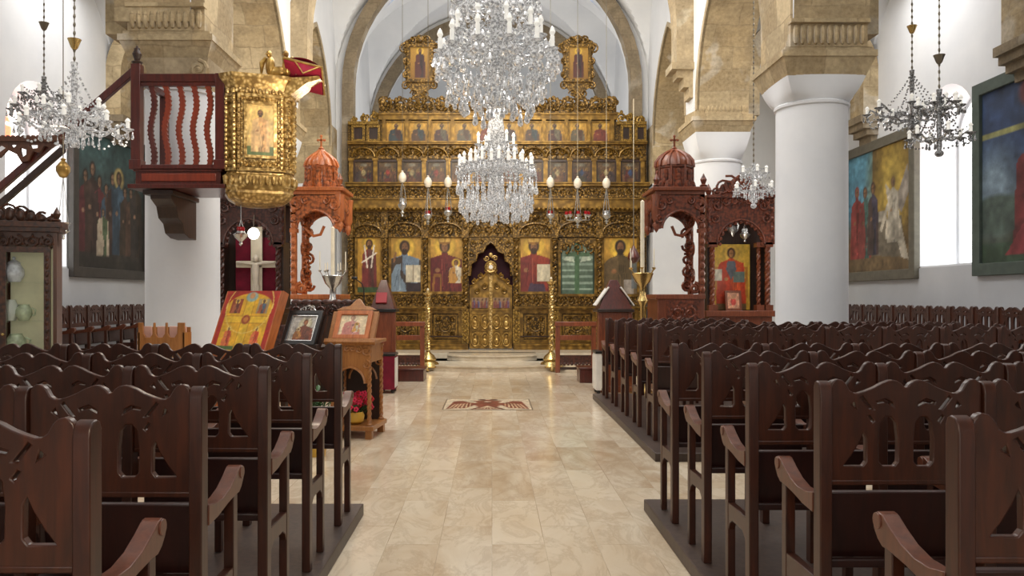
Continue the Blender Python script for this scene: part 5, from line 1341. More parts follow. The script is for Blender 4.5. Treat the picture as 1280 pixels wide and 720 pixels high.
def shrine(px0, px1, Y, mw, mc, label, dark=False, ztop=None, zsill=None):
    x0, x1 = wx(px0, Y), wx(px1, Y); cx = (x0+x1)/2; w = (x1-x0)/2; d = .3
    t = thing('carved_shrine', label, 'shrine', (cx, Y, 0))
    W = lambda m, n, mt, par=t, **k: m.build(n, mt, par, world=True, **k)
    zs = zsill; zi = wz(303, Y); zt = ztop
    m = MB().box(cx-w, cx+w, Y-d, Y+d, 0, zs-.08); m.box(cx-w-.06, cx+w+.06, Y-d-.06, Y+d, zs-.1, zs); m.box(cx-w-.05, cx+w+.05, Y-d-.05, Y+d, 0, .18)
    W(m, 'cabinet_base', mw, bevel=.01)
    m = MB().box(cx-w, cx+w, Y+d-.06, Y+d, zs, zt); m.box(cx-w, cx-w+.05, Y-d+.1, Y+d, zs, zi); m.box(cx+w-.05, cx+w, Y-d+.1, Y+d, zs, zi); m.box(cx-w, cx+w, Y-d, Y+d, zt-.05, zt)
    W(m, 'back_case', 'darkwood')
    for s in (-1, 1):
        for dx in ((.86,) if s < 0 or dark else (.88, .64)):
            m = MB(); twisted(m, cx+s*w*dx if dx > .7 else cx+s*w*dx, Y-d+.06 if dx > .7 else Y-d+.12, zs+.02, zi-.05, .05 if dx > .7 else .038, 2, 6, 46)
            m.box(cx+s*w*dx-.075, cx+s*w*dx+.075, Y-d-.02, Y-d+.16, zi-.1, zi-.02); m.box(cx+s*w*dx-.075, cx+s*w*dx+.075, Y-d-.02, Y-d+.16, zs, zs+.1)
            if dx > .7 or not dark: W(m, 'twisted_column', mw)
        m = MB().box(cx+s*w*.98-.05 if s > 0 else cx+s*w*.98-.05, cx+s*w*.98+.05, Y-d, Y-d+.1, zi-.05, zt); finial(m, cx+s*w*.98, Y-d+.05, zt, .055)
        for k in range(5): m.ell((cx+s*w*.98, Y-d-.01, zi+.05+(zt-zi-.1)*k/4), (.045, .025, .06), 6, 4)
        W(m, 'corner_pinnacle', mc)
    hw = w*.66; ap = [(x, zi-.05+(z-zi+.05)*.95) for x, z in arch_pts(hw, zi-.05, 12, .1, cx)]
    poly = [(cx-w, zi-.06)] + ap + [(cx+w, zi-.06), (cx+w, zt), (cx-w, zt)]
    m = MB().prism(poly, 'y', Y-d-.02, Y-d+.04)
    for i in range(len(ap)):
        if i % 2 == 0: m.ell((ap[i][0], Y-d-.02, ap[i][1]), (.035, .03, .035), 6, 4)
    m.tube([(cx+(x-cx)*1.12, Y-d-.03, zi-.05+(z-zi+.05)*1.12) for x, z in ap], .018, 5)
    for s in (-1, 1):
        for dx, dz, R in ((.7, .14, .1), (.45, .08, .07), (.78, .36, .09), (.2, .06, .06)): m.tube(spiral((cx+s*w*dx, zt-dz), R, 1.4, PI/2, -s, Y-d-.03), .02, 5)
    rinceau(m, cx-w*.9, cx+w*.9, zt-.13, zt-.01, Y-d-.03, .014); m.box(cx-w-.04, cx+w+.04, Y-d-.06, Y+d, zt, zt+.05)
    W(m, 'carved_arch_header', mc)
    m = MB()
    for k in range(8):
        f = (k+.5)/8; z = zt+.08+.32*math.sin(PI*min(1, f*1.0)); m.tube(spiral((cx-w*.85+w*1.7*f, (zt+.05+z)/2+.02), (z-zt)*.45+.02, 1.4, k, 1 if k % 2 else -1, Y-d+.03), .022, 5)
    cr = [(cx-w*.9, zt+.05), (cx+w*.9, zt+.05), (cx+w*.8, zt+.12), (cx+w*.3, zt+.3), (cx, zt+.36), (cx-w*.3, zt+.3), (cx-w*.8, zt+.12)]
    m.prism(cr, 'y', Y-d+.03, Y-d+.06); W(m, 'openwork_crest', mc)
    return t, cx, w, d
Y = 14.05
t, cx, w, d = shrine(880, 958, Y, 'red_w', 'red_c', 'reddish carved shrine with saint icon in red robe, right side', False, wz(250, Y), wz(388, Y))
p = Pic(.66, 1.16, 46, 80, (214, 170, 60)); A = p.asp; p.grad((206, 160, 60), (226, 188, 78))
p.rect(.06, .94, A*.18, A*.66, (188, 130, 48)); p.rect(.12, .88, A*.2, A*.62, (222, 180, 72))
p.figure(.5, 0, A*.95, (208, 84, 38), (196, 66, 34), halo=(232, 190, 84), beard=False, wd=1.35, hair=(60, 38, 24), skin=(190, 136, 84)); p.poly([(.36, A*.62), (.5, A*.45), (.64, A*.62), (.6, A*.74), (.4, A*.74)], (104, 110, 120))
p.rect(.56, .86, A*.42, A*.58, (112, 130, 122)); p.rect(.06, .24, A*.45, A*.62, (220, 214, 196)); p.rect(.1, .9, 0, A*.09, (120, 92, 58)); p.blot(.06, 9)
o = p.build('saint_icon', None, Matrix.Translation((wx(914, Y+.14), Y+.14, wz(388, Y)+.01)), 'paint', None, .02); tag(o, 'tall painted icon of saint in orange red robe inside the right shrine', 'icon')
p = Pic(.22, .3, 18, 24, (206, 150, 120)); p.el(.5, .62, .22, .3, (196, 70, 60)); p.el(.5, .95, .14, .15, (190, 140, 100)); p.blot(.1, 6)
o = p.build('small_icon', None, None, 'paint', None, .02); t5 = tag(o, 'small framed icon leaning at the foot of the saint icon', 'icon'); o.location = (wx(915, Y), Y-.1, wz(388, Y)+.02); o.rotation_euler = (-.16, 0, 0)
f = MB(); frame(f, -.14, .14, -.02, .33, .035, -.015, .03); f.build('frame', 'red_w', o)
def shrine_lamp(px, py0, py1, Y, label, red):
    t = thing('oil_lamp', label, 'hanging lamp', (wx(px, Y), Y, wz(py1, Y))); H = wz(py0, Y) - wz(py1, Y)
    m = MB()
    for k in range(3): a = k*2.09; m.tube([(.05*math.cos(a), .05*math.sin(a), H*.6), (.0, 0, H*1.25)], .005, 4)
    m.tube([(0, 0, H*1.25), (0, 0, H*1.25+.26)], .006, 4); m.build('chains', 'silver', t)
    MB().lathe([(0, 0), (.025, .03), (.012, H*.2), (.07, H*.4), (.09, H*.55), (.06, H*.62), (.055, H*.7)], n=12).build('lamp_body', 'silver', t)
    MB().lathe([(.04, 0), (.05, H*.12), (.045, H*.22)], (0, 0, H*.68), 12).build('glass_cup', 'redglass' if red else 'crystal', t)
shrine_lamp(931, 284, 304, 13.74, 'silver hanging lamp before the right shrine arch', False)
t = thing('hanging_ornament', 'silver ornament hanging in the arch of the right shrine', 'ornament', (wx(916, Y), Y+.0, wz(296, Y)))
MB().lathe([(0, 0), (.04, .05), (.1, .12), (.12, .2), (.08, .27), (0, .28)], n=12, sy=.4).build('star_plate', 'silver', t); MB().tube([(0, 0, .27), (0, 0, .52)], .006, 4).build('cord', 'steel', t)
# left shrine with crucifix
Y = 14.0
t, cx, w, d = shrine(277, 358, Y, 'dark_c', 'dark_c', 'dark carved shrine with crucifix on crimson cloth, left side', True, wz(252, Y), wz(385, Y))
m = MB().box(wx(291, Y), wx(345, Y), Y+.16, Y+.19, wz(384, Y), wz(296, Y)); o = m.build('crimson_cloth', 'velvet'); tag(o, 'crimson cloth hanging behind the crucifix in the left shrine', 'cloth')
m = MB().box(wx(289, Y), wx(297, Y), Y+.12, Y+.15, wz(384, Y), wz(290, Y)); 
t = thing('crucifix', 'pale painted crucifix standing in the left carved shrine', 'crucifix', (wx(320, Y), Y+.02, wz(386, Y)+.01)); H = wz(284, Y) - wz(386, Y)
m = MB().box(-.1, .1, .0, .04, 0, H); zc = wz(331, Y) - wz(386, Y); m.box(-.36, .36, .0, .04, zc-.06, zc+.06); m.build('cross', 'tapestry' if False else 'wax', t, bevel=.01)
m = MB(); m.tube([(0, -.03, .12), (.01, -.04, .45), (0, -.04, zc-.12), (0, -.05, zc+.0)], [.035, .05, .07, .06], 8); m.ell((.01, -.06, zc+.1), (.05, .05, .065), 10, 7)
for s in (-1, 1): m.tube([(0, -.05, zc), (s*.16, -.03, zc+.02), (s*.33, -.02, zc+.03)], [.035, .028, .018], 7)
for s in (-1, 1): m.tube([(s*.03, -.03, .4), (s*.04, -.05, .22), (s*.015, -.03, .06)], [.04, .035, .02], 7)
m.build('figure', 'bowl_y' if False else 'egg', t)
shrine_lamp(301, 281, 308, 9.5, 'silver and red lamp hanging below the pulpit before the left shrine', True)
Y = 13.64
o = MB().ell((0, 0, 0), (.1, .06, .1), 18, 12)
o = o.build('globe_light', 'lamp_on'); o.location = (wx(317, Y), Y, wz(292, Y)); MB().tube([(0, 0, .09), (0, .03, .32)], .008, 5).build('cord', 'steel', o); tag(o, 'bright white round light glowing in the left shrine', 'light')

# dark carved stall behind the icon stands
Y = 12.0
t = thing('chanter_stall', 'dark carved wooden chanter stall behind the silver icon', 'stall', (wx(408, Y), Y, 0))
w = .55
MB().box(-w, w, .0, .05, .1, wz(380, Y)).build('backrest', 'darkwood', t)
for e in (-1, 1): MB().box(e*w-.04, e*w+.04, -.45, .06, 0, 1.1).build('arm_panel', 'dark_c', t, bevel=.01)
MB().box(-w, w, -.42, .02, .45, .5).build('seat', 'darkwood', t)
m = MB(); rinceau(m, -w, w, wz(380, Y)-.2, wz(380, Y), -.02, .016)
for k in range(7): m.ell((-w+.1+(2*w-.2)*k/6, .02, wz(378, Y)), (.09, .03, .05), 8, 5)
m.build('carved_crest', 'dark_c', t)

# ================================================================== LECTERNS, CANDLES, BOXES
def lectern(px0, px1, Y, label, left):
    x0, x1 = wx(px0, Y), wx(px1, Y); cx = (x0+x1)/2; w = (x1-x0)/2; t = thing('chanter_lectern', label, 'lectern', (cx, Y, 0))
    zt = wz(386, Y); za = wz(350, Y)
    m = MB().box(-w*.85, w*.85, -w*.85, w*.85, .08, zt-.05); m.box(-w*.95, w*.95, -w*.95, w*.95, 0, .1)
    for e in (-1, 1): m.box(e*w*.85-.03, e*w*.85+.03, -w*.9, -w*.8, .1, zt-.05)
    m.build('cabinet', 'red_w', t, bevel=.008)
    m = MB().box(-w*1.05, w*1.05, -w*1.05, w*1.05, zt-.05, zt); m.build('tray', 'black' if left else 'darkwood', t, bevel=.006)
    m = MB().frustum((-w*.95, w*.95, -w*.95, w*.95), (-w*.22, w*.22, -w*.22, w*.22), zt, za); m.build('pyramid_book_rest', 'dark_c' if False else 'balcony', t, bevel=.006)
    return t, cx, w, zt, za
Y = 13.3
t, cx, w, zt, za = lectern(464, 496, Y, 'dark wooden lectern with pyramid book rest and red book, left side', True)
o = MB().obox((0, 0, 0), (.18, .03, .24)).build('red_book', 'redbook', bevel=.004); o.location = (cx-.02, Y-w*.66, zt+.2); o.rotation_euler = (-.55, 0, .0); tag(o, 'red book resting on the left pyramid lectern', 'book')
m = MB(); m.ell((0, 0, 0), (.012, .06, .012), 6, 4)
t = thing('microphone', 'thin black microphone on a stand beside the left lectern', 'microphone', (wx(455, 12.9), 12.9, 0))
MB().tube([(0, 0, .02), (0, 0, 1.62), (-.03, 0, 1.72), (-.13, 0, 1.8)], .01, 6).lathe([(.12, 0), (.12, .02), (.01, .04)], n=14).build('stand', 'black', t); MB().ell((-.15, 0, 1.815), (.05, .025, .025), 8, 6).build('head', 'black', t)
Y = 12.9
t, cx, w, zt, za = lectern(745, 788, Y, 'reddish wooden lectern with pyramid book rest and open white books, right side', False)
for e, lab in ((-1, 'open white book on the left slope of the right lectern'), (1, 'open white book on the right slope of the right lectern')):
    o = MB().obox((0, 0, 0), (.02, .36, .36)).box(-.012, .012, -.005, .005, -.18, .18).build('open_book', 'white', bevel=.004); o.location = (cx+e*w*.72, Y-.02, zt+.2); o.rotation_euler = (0, -e*.62, 0); tag(o, lab, 'book')
# crimson and pale boxes
def speaker_box(px0, px1, pyt, Y, label, cl):
    x0, x1 = wx(px0, Y), wx(px1, Y); t = thing('cloth_box', label, 'box', ((x0+x1)/2, Y, 0)); w = (x1-x0)/2; h = wz(pyt, Y)
    MB().box(-w, w, -.2, .2, .06, h-.03).build('case', cl, t, bevel=.006)
    MB().box(-w-.01, w+.01, -.21, .21, h-.04, h).build('lid', 'black', t, bevel=.004)
    m = MB().box(-w+.01, w-.01, .19, .205, .1, h-.06)
    for e in (-1, 1): m.box(e*(w+.004)-.006, e*(w+.004)+.006, -.17, .17, .09, h-.07)
    m.build('side_panel', 'white', t, label='white side panel')
    for e in (-1, 1):
        for g in (-1, 1): MB().ell((e*(w-.04), g*.15, .03), (.03, .03, .03), 8, 5).build('castor', 'black', t)
speaker_box(475, 495, 441, 12.7, 'small crimson box with pale sides on castors by the left lectern', 'velvet')
speaker_box(743, 750, 438, 12.6, 'narrow pale box standing before the right lectern', 'white')
o = MB().box(-.28, .28, -.3, .3, 0, .2).box(-.3, .3, -.32, .32, .2, .23).build('low_step', 'balcony', bevel=.008); o.location = (wx(512, 14.6), 14.6, 0); tag(o, 'low brown wooden step beside the left lectern', 'step')
o = MB().box(-.16, .16, -.25, .25, 0, .24).box(-.18, .18, -.27, .27, .24, .27).build('low_step', 'balcony', bevel=.008); o.location = (wx(734, 14.3), 14.3, 0); tag(o, 'low brown wooden step beside the right lectern', 'step')
def candelabrum(px, Y, pcup, pbase, ptop, mat, label):
    x = wx(px, Y); t = thing('candelabrum', label, 'candle holder', (x, Y, 0)); zc = wz(pcup, Y)
    MB().lathe([(.2, 0), (.2, .04), (.1, .1), (.05, .2), (.04, .6), (.07, .66), (.04, .72), (.04, zc-.5), (.09, zc-.42), (.05, zc-.34), (.045, zc-.2), (.12, zc-.12), (.17, zc), (.16, zc+.01), (.03, zc-.03)], n=18).build('stand', mat, t, ang=50)
    MB().lathe([(.032, 0), (.03, wz(ptop, Y)-zc), (.0, wz(ptop, Y)-zc+.03)], (0, 0, zc), 12).build('tall_candle', 'wax', t)
    for k in range(6):
        a = k*PI/3+.3; m = MB().lathe([(.012, 0), (.03, .03), (.01, .02)], (.2*math.cos(a), .2*math.sin(a), zc+.06), 8).tube([(.12*math.cos(a), .12*math.sin(a), zc-.05), (.2*math.cos(a), .2*math.sin(a), zc+.07)], .008, 5)
        b = m.build('candle_arm', mat, t); MB().lathe([(.009, 0), (.008, .3 if k % 3 == 0 else .12), (0, .31 if k % 3 == 0 else .13)], (.2*math.cos(a), .2*math.sin(a), zc+.08), 6).build('thin_candle', 'wax', b)
candelabrum(803, 12.3, 342, 395, 252, 'brass', 'brass candle holder with tall white candle before the right throne')
candelabrum(416, 12.6, 345, 365, 285, 'silver', 'silver candle holder with tall white candle before the left throne')
# hanging dark lamp by the right candle
t = thing('hanging_censer', 'small dark red lamp hanging left of the right candle holder', 'hanging lamp', (wx(792, 15.5), 15.5, wz(330, 15.5)))
MB().lathe([(0, 0), (.08, .04), (.12, .12), (.1, .2), (.04, .3), (.02, .36)], n=12).build('body', 'balcony', t); MB().tube([(0, 0, .34), (0, 0, 3.2)], .01, 5).build('chain', 'steel', t)

# ================================================================== ICON STANDS ON THE LEFT
Y = 8.75; x0, x1 = wx(417, Y), wx(476, Y); cx = (x0+x1)/2; w = (x1-x0)/2 - .02
t = thing('icon_stand', 'carved light oak icon stand with arched openings and flower shelf', 'icon stand', (cx, Y, 0), -0.12)
zt = wz(428, Y); dd = .24
for e in (-1, 1):
    for g in (-1, 1):
        m = MB(); twisted(m, e*(w-.035), g*dd, .14, zt-.02, .026, 2, 7, 40); m.box(e*(w-.035)-.035, e*(w-.035)+.035, g*dd-.035, g*dd+.035, .0, .14); m.build('leg', 'light_w', t)
MB().box(-w-.02, w+.02, -dd-.05, dd+.05, .09, .14).build('shelf', 'light_w', t, bevel=.006)
for g in (-dd-.015, dd-.015):
    ap = arch_pts(w*.66, zt-.42, 12, .1); ap = [(x, z) for x, z in ap]
    holes = []
    for e in (-1, 1):
        for (a, b, c, q) in ((.78, -.05, .1, .05), (.78, -.16, .08, .05), (.45, -.05, .1, .03), (.12, -.04, .1, .025), (.72, -.28, .07, .05)):
            holes.append([(e*w*a + e*w*c*math.cos(i*PI/3), zt+b+q*.8*math.sin(i*PI/3)) for i in range(6)])
    m = MB().prism([(-w+.03, zt-.42)] + ap + [(w-.03, zt-.42), (w-.03, zt), (-w+.03, zt)], 'y', g, g+.03, holes[:0])
    for e in (-1, 1):
        for dx, dz, R in ((.72, .08, .06), (.4, .06, .045), (.74, .22, .05), (.12, .05, .04)): m.tube(spiral((e*w*dx, zt-dz), R, 1.4, PI/2, -e, g-.005), .01, 5)
    m.tube([(x, g-.005, z) for x, z in ap], .013, 5); m.build('fretwork_arch', 'light_w', t)
for e in (-1, 1): MB().box(e*(w-.035)-.01, e*(w-.035)+.01, -dd, dd, zt-.2, zt).build('side_apron', 'light_w', t)
MB().box(-w*.8, w*.8, dd-.02, dd, .14, zt-.1).build('dark_back_panel', 'darkwood', t)
T = Matrix.Translation((0, -dd-.02, zt+.02)) @ Matrix.Rotation(-.62, 4, 'X')
m = MB().box(-w-.015, w+.015, 0, .05, 0, .40)
gb = [(-w-.015, .40), (w+.015, .40), (w*.7, .45), (w*.35, .47), (w*.12, .55), (0, .57), (-w*.12, .55), (-w*.35, .47), (-w*.7, .45)]
m.prism(gb, 'y', 0, .04); m.box(-w-.04, w+.04, -.04, .02, -.03, .02); m.xf(T); m.build('sloping_desk', 'light_w', t, bevel=.006)
m = MB().box(-w-.02, w+.02, -dd-.05, dd+.04, zt-.0, zt+.035); m.build('desk_rail', 'light_w', t, bevel=.006)
p = Pic(w*1.28, .27, 34, 30, (226, 206, 170)); A = p.asp; p.figure(.45, 0, A*.98, (206, 150, 140), (196, 128, 118), half=True, halo=(230, 214, 180), skin=(206, 168, 140), child=True, hair=(170, 120, 100), beard=False); p.blot(.06, 8)
T2 = Matrix.Translation((cx, Y, 0)) @ Matrix.Rotation(-.12, 4, 'Z') @ T @ Matrix.Translation((0, -.012, .07))
o = p.build('framed_icon', None, None, 'paint', None, .01); o.matrix_world = T2; tag(o, 'pale pink icon of mother and child on the light oak stand', 'icon')
f = MB(); frame(f, -w*.64-.045, w*.64+.045, -.045, .27+.045, .05, -.02, .01); f.build('frame', 'orange', o, bevel=.004)
# flowers on the shelf
ft = thing('flower_bowl', 'pink and red flowers in a yellow bowl on the icon stand shelf', 'flowers', (cx+.0, Y-.12, .14))
MB().lathe([(.05, 0), (.09, .03), (.1, .09), (.085, .13), (.075, .13), (.08, .09), (.04, .02)], n=16).build('bowl', 'bowl_y', ft); 
m = MB(); m2 = MB(); m3 = MB()
random.seed(5)
for k in range(46):
    a = random.uniform(0, 2*PI); r = random.uniform(0, .15)**1; z = .17 + random.uniform(0, .17); q = (r*math.cos(a)+.03, r*math.sin(a), z)
    for j in range(5): b = j*1.257; (m if k % 3 else m2).ell((q[0]+.018*math.cos(b), q[1]-.006, q[2]+.018*math.sin(b)), (.013, .01, .013), 5, 3)
    m3.tube([(0, 0, .08), (q[0]*.6, q[1]*.6, z*.7), q], .003, 3)
for k in range(14): a = random.uniform(0, 6.28); m3.ell((.12*math.cos(a), .12*math.sin(a), .14+random.uniform(0, .08)), (.03, .02, .012), 6, 3)
for mm, n_, mt in ((m, 'pink_blossoms', 'petal'), (m2, 'red_blossoms', 'petal_r'), (m3, 'stems_and_leaves', 'leaf')): o = mm.build(n_, mt, ft); o['kind'] = 'stuff'
# silver icon on its own desk
def desk(cx, Y, w, h0, rz, mat, label, lean=.5, hh=.5):
    t = thing('sloping_icon_desk', label, 'icon stand', (cx, Y, 0), rz)
    for e in (-1, 1):
        for g in (-1, 1): MB().box(e*(w-.04)-.03, e*(w-.04)+.03, g*.22-.03, g*.22+.03, 0, h0).build('leg', mat, t, bevel=.004)
    m = MB().box(-w, w, -.26, .26, h0-.14, h0).box(-w, w, -.29, -.25, h0-.02, h0+.03); m.build('apron', mat, t, bevel=.006)
    T = Matrix.Translation((0, -.25, h0)) @ Matrix.Rotation(-lean, 4, 'X'); m = MB().box(-w, w, .012, .04, 0, hh).xf(T); m.build('sloping_board', mat, t)
    return Matrix.Translation((cx, Y, 0)) @ Matrix.Rotation(rz, 4, 'Z') @ T
Y = 8.7; cx = wx(389, Y)
T = desk(cx, Y, .235, .98, -.3, 'darkwood', 'dark wooden sloping desk under the black framed silver icon', .5, .38)
p = Pic(.30, .30, 34, 34, (188, 184, 176)); A = 1.0; p.grad((172, 166, 156), (206, 202, 196)); p.el(.55, .68, .27, .25, (198, 190, 160)); p.figure(.55, -.05, .92, (112, 62, 42), (128, 66, 40), half=True, halo=None, beard=False, hair=(110, 56, 38), skin=(168, 110, 70), wd=1.1, child=False); p.figure(.32, .1, .42, (170, 120, 60), (150, 96, 50), half=True, halo=(210, 190, 140), beard=False); p.blot(.1, 9)
o = p.build('silver_icon', None, None, 'paint', None, .01); o.matrix_world = T @ Matrix.Translation((0, -.02, .055)); tag(o, 'silver mother and child icon in a broad black frame', 'icon')
f = MB(); frame(f, -.205, .205, -.055, .355, .05, -.035, .012); f.build('black_frame', 'black', o, bevel=.006); f = MB(); frame(f, -.16, .16, -.01, .31, .016, -.02, .012); f.build('silver_liner', 'silver', o)
m = MB()
for e in (-1, 1): m.tube(spiral((e*.05, .385), .04, 1.3, PI, -e, -.01), .007, 5); m.tube([(e*.1, -.01, .36), (e*.06, -.01, .40), (0, -.01, .42)], .006, 5)
m.build('wire_crest', 'silver', o)
# large cross icon
Y = 8.7; cx = wx(317, Y)
T = desk(cx, Y, .36, .90, -.42, 'orange', 'amber wooden sloping desk under the big red and gold cross icon', .42, .66)
p = Pic(.72, .70, 78, 78, (176, 44, 26)); A = p.asp
p.rect(.08, .92, 0, A*.74, (226, 172, 44)); p.el(.5, A*.74, .42, A*.22, (226, 172, 44), .02)
p.rect(.42, .58, .02, A*.94, (234, 190, 54)); p.rect(.12, .88, A*.46, A*.58, (234, 190, 54))
for x in (.42, .58): p.line(x, .02, x, A*.94, .006, (196, 140, 40))
for y in (.46, .58): p.line(.12, A*y, .88, A*y, .006, (196, 140, 40))
p.el(.5, A*.52, .075, .075, (160, 70, 36)); p.el(.5, A*.52, .045, .045, (206, 130, 60)); p.el(.5, A*.9, .11, .08, (150, 176, 170)); p.el(.5, A*.92, .05, .05, (206, 150, 100))
for x in (.25, .75): p.rect(x-.1, x+.1, A*.62, A*.86, (150, 70, 40) if x < .5 else (170, 150, 110)); p.figure(x, A*.62, A*.24, (110, 60, 50) if x < .5 else (90, 110, 130), (170, 96, 60), half=True, wd=.8, halo=(230, 190, 90))
for x in (.24, .76): p.figure(x, A*.06, A*.34, (196, 72, 46), (220, 120, 70), wd=1.3, halo=(240, 206, 110), beard=False); p.rect(x-.18, x+.18, .02, A*.08, (84, 110, 60))
p.ring(.5, A*.74, .43, .008, (236, 200, 100)); p.blot(.05, 10)
o = p.build('cross_icon', None, None, 'paint', None, .03); o.matrix_world = T @ Matrix.Translation((0, -.035, .02)); tag(o, 'big red and gold painted icon with cross and four saints', 'icon')
f = MB().box(.36, .375, 0, .12, 0, .70).box(-.375, -.36, 0, .12, 0, .7).box(-.375, .375, .03, .12, .70, .715); f.build('case_frame', 'orange', o)
# scalloped wooden box
Y = 8.2; x0, x1 = wx(176, Y), wx(236, Y); w = (x1-x0)/2
t = thing('scalloped_box', 'light wooden box with scalloped front holding pink booklets', 'box', ((x0+x1)/2, Y, .0))
h0, h1 = .86, wz(403, Y)
prof = [(-w*.95, h0), (w*.95, h0), (w*.95, h1)] 
for c in (.45, -.05, -.55): prof += [(w*(c+.22), h1), (w*(c+.2), h1-.11), (w*(c+.1), h1-.15), (w*(c-.1), h1-.15), (w*(c-.2), h1-.11), (w*(c-.22), h1)]
prof += [(-w*.95, h1)]
MB().prism(prof, 'y', -.09, -.06).build('scalloped_front', 'light_w', t, bevel=.003); MB().box(-w, w, -.11, .11, h0-.03, h0).box(-w*.95, w*.95, .07, .09, h0, h1-.05).build('tray', 'light_w', t)
for e in (-1, 1): MB().box(e*w*.93-.01, e*w*.93+.01, -.09, .09, h0, h1-.1).build('side', 'light_w', t)
for e in (-1, 1):
    for g in (-1, 1): MB().box(e*w*.85-.02, e*w*.85+.02, g*.08-.02, g*.08+.02, 0, h0-.03).build('leg', 'light_w', t)
M['pinkp'] = plain('pink_paper', (222, 176, 160), .7)
for k, c in enumerate((-.72, -.1, .4, .72)):
    o = MB().obox((0, 0, 0), (.09, .03, .2)).build('booklet', 'pinkp', bevel=.002); o.location = ((x0+x1)/2 + w*c, Y-.0, h1-.14); o.rotation_euler = (.06, 0, 0)
    tag(o, '%s pink booklet from the left standing in the scalloped box' % ORD[k], 'booklet', 'pink booklets in the wooden box')
# green plant behind the left stalls
Y = 7.6; cx = wx(395, Y)
t = thing('potted_plant', 'green leafy plant in a pot on the floor behind the left stalls', 'plant', (cx, Y, 0))
MB().lathe([(.09, 0), (.12, .2), (.13, .2), (.11, .18), (.0, .18)], n=14).build('pot', 'bowl_y', t); m = MB(); random.seed(9)
for k in range(60):
    a = random.uniform(0, 6.28); r = random.uniform(.03, .2); z = random.uniform(.3, .62); mm = MB().ell((0, 0, 0), (.05, .022, .006), 6, 4); m.join(mm, Matrix.Translation((r*math.cos(a), r*math.sin(a), z)) @ Matrix.Rotation(a, 4, 'Z') @ Matrix.Rotation(random.uniform(-.8, .8), 4, 'Y')); m.tube([(0, 0, .18), (r*math.cos(a)*.6, r*math.sin(a)*.6, z*.75), (r*math.cos(a), r*math.sin(a), z)], .004, 3)
o = m.build('foliage', 'leaf', t); o['kind'] = 'stuff'

# ================================================================== GLASS CABINET
Y = 7.1; xr = wx(71, Y); xl = xr - .74; zt = wz(282, Y); zb = .1
t = thing('display_cabinet', 'carved oak display cabinet with lit glass door, left edge', 'cabinet', ((xl+xr)/2, Y, 0))
W = lambda m, n, mt, par=t, **k: m.build(n, mt, par, world=True, **k)
gx0, gx1, gz0, gz1 = wx(18, Y), wx(57, Y), wz(440, Y), wz(316, Y); D = .22
W(MB().box(xl, xr, Y, Y+D, 0, gz0-.04).box(xl-.03, xr+.03, Y-.03, Y+D, 0, .12), 'lower_case', 'cab', bevel=.006)
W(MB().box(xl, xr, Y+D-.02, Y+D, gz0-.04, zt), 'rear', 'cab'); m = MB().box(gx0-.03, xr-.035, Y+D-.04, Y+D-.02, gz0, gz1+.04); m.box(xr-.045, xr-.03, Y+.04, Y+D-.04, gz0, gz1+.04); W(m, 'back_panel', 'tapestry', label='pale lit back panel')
W(MB().box(xl, gx0-.05, Y+.02, Y+D-.02, gz0-.04, zt-.05).box(xr-.03, xr, Y, Y+D-.02, gz0-.04, zt-.05).box(xl, xr, Y+.02, Y+D-.03, gz1+.06, zt), 'case', 'cab')
m = MB().box(xl-.03, xr+.03, Y-.03, Y+D, zt-.06, zt).box(xl-.05, xr+.05, Y-.05, Y+D, zt-.02, zt+.03); rinceau(m, xl+.02, xr-.02, gz1+.03, zt-.07, Y-.005, .009); W(m, 'cornice', 'cab_c', bevel=.004)
m = MB()
for k in range(9): f = (k+.5)/9; hgt = .06+.10*math.sin(PI*f)**2; m.tube(spiral((xl+(xr-xl)*f, zt+.03+hgt*.5), hgt*.55, 1.3, k, 1 if k % 2 else -1, Y), .012, 5); m.ell((xl+(xr-xl)*f, Y, zt+.03+hgt*.4), (.04, .015, hgt*.4), 8, 5)
bp = [(xl, zt+.03)] + [(xl+(xr-xl)*i/54, zt+.06+.07*math.sin(PI*i/54)**2+.025*abs(math.sin(PI*i/6))) for i in range(55)] + [(xr, zt+.03)]
m.prism(bp[::-1], 'y', Y+.0, Y+.02); finial(m, xr, Y, zt+.03, .03); finial(m, xl, Y, zt+.03, .03); W(m, 'carved_crest', 'cab_c')
m = MB(); frame(m, gx0-.07, gx1+.05, gz0-.04, gz1+.05, .05, Y-.02, Y+.02)
for k in range(12): m.ell((gx1+.025, Y-.02, gz0+.05+(gz1-gz0-.1)*k/11), (.016, .012, .03), 6, 4)
dr = W(m, 'door', 'cab_c'); W(MB().box(gx0-.02, gx1, Y-.004, Y+.004, gz0, gz1), 'glass_pane', 'glass', dr, smooth=False)
W(MB().ell((gx0-.04, Y-.03, wz(417, Y)), (.014, .014, .014), 8, 6), 'knob', 'brass', dr)
W(MB().box(xl, gx0-.08, Y-.015, Y+.02, gz0-.04, zt-.06), 'left_door', 'cab', bevel=.004)
for py in (353, 401): W(MB().box(gx0-.04, gx1+.02, Y+.03, Y+D-.05, wz(py, Y)-.008, wz(py, Y)+.002), 'glass_shelf', 'glass', smooth=False)
def pot(px, pyb, h, r, mat, label, kind, lid=False, dy=.11):
    x = wx(px, Y+dy); z = wz(pyb, Y) + .003
    m = MB().lathe([(r*.6, 0), (r, h*.3), (r*.95, h*.55), (r*.6, h*.8), (r*.65, h*.84)] + ([(r*.5, h*.9), (r*.12, h), (r*.2, h*1.08), (0, h*1.15)] if lid else [(r*.55, h*.84), (r*.5, h*.7)]), n=18)
    m.tube([(r*.9, 0, h*.65), (r*1.35, 0, h*.55), (r*1.25, 0, h*.3), (r*.9, 0, h*.25)], r*.1, 6) if not lid else None
    o = m.build(kind, mat, ang=50); o.location = (x, Y+dy, z); tag(o, label, kind.replace('_', ' '))
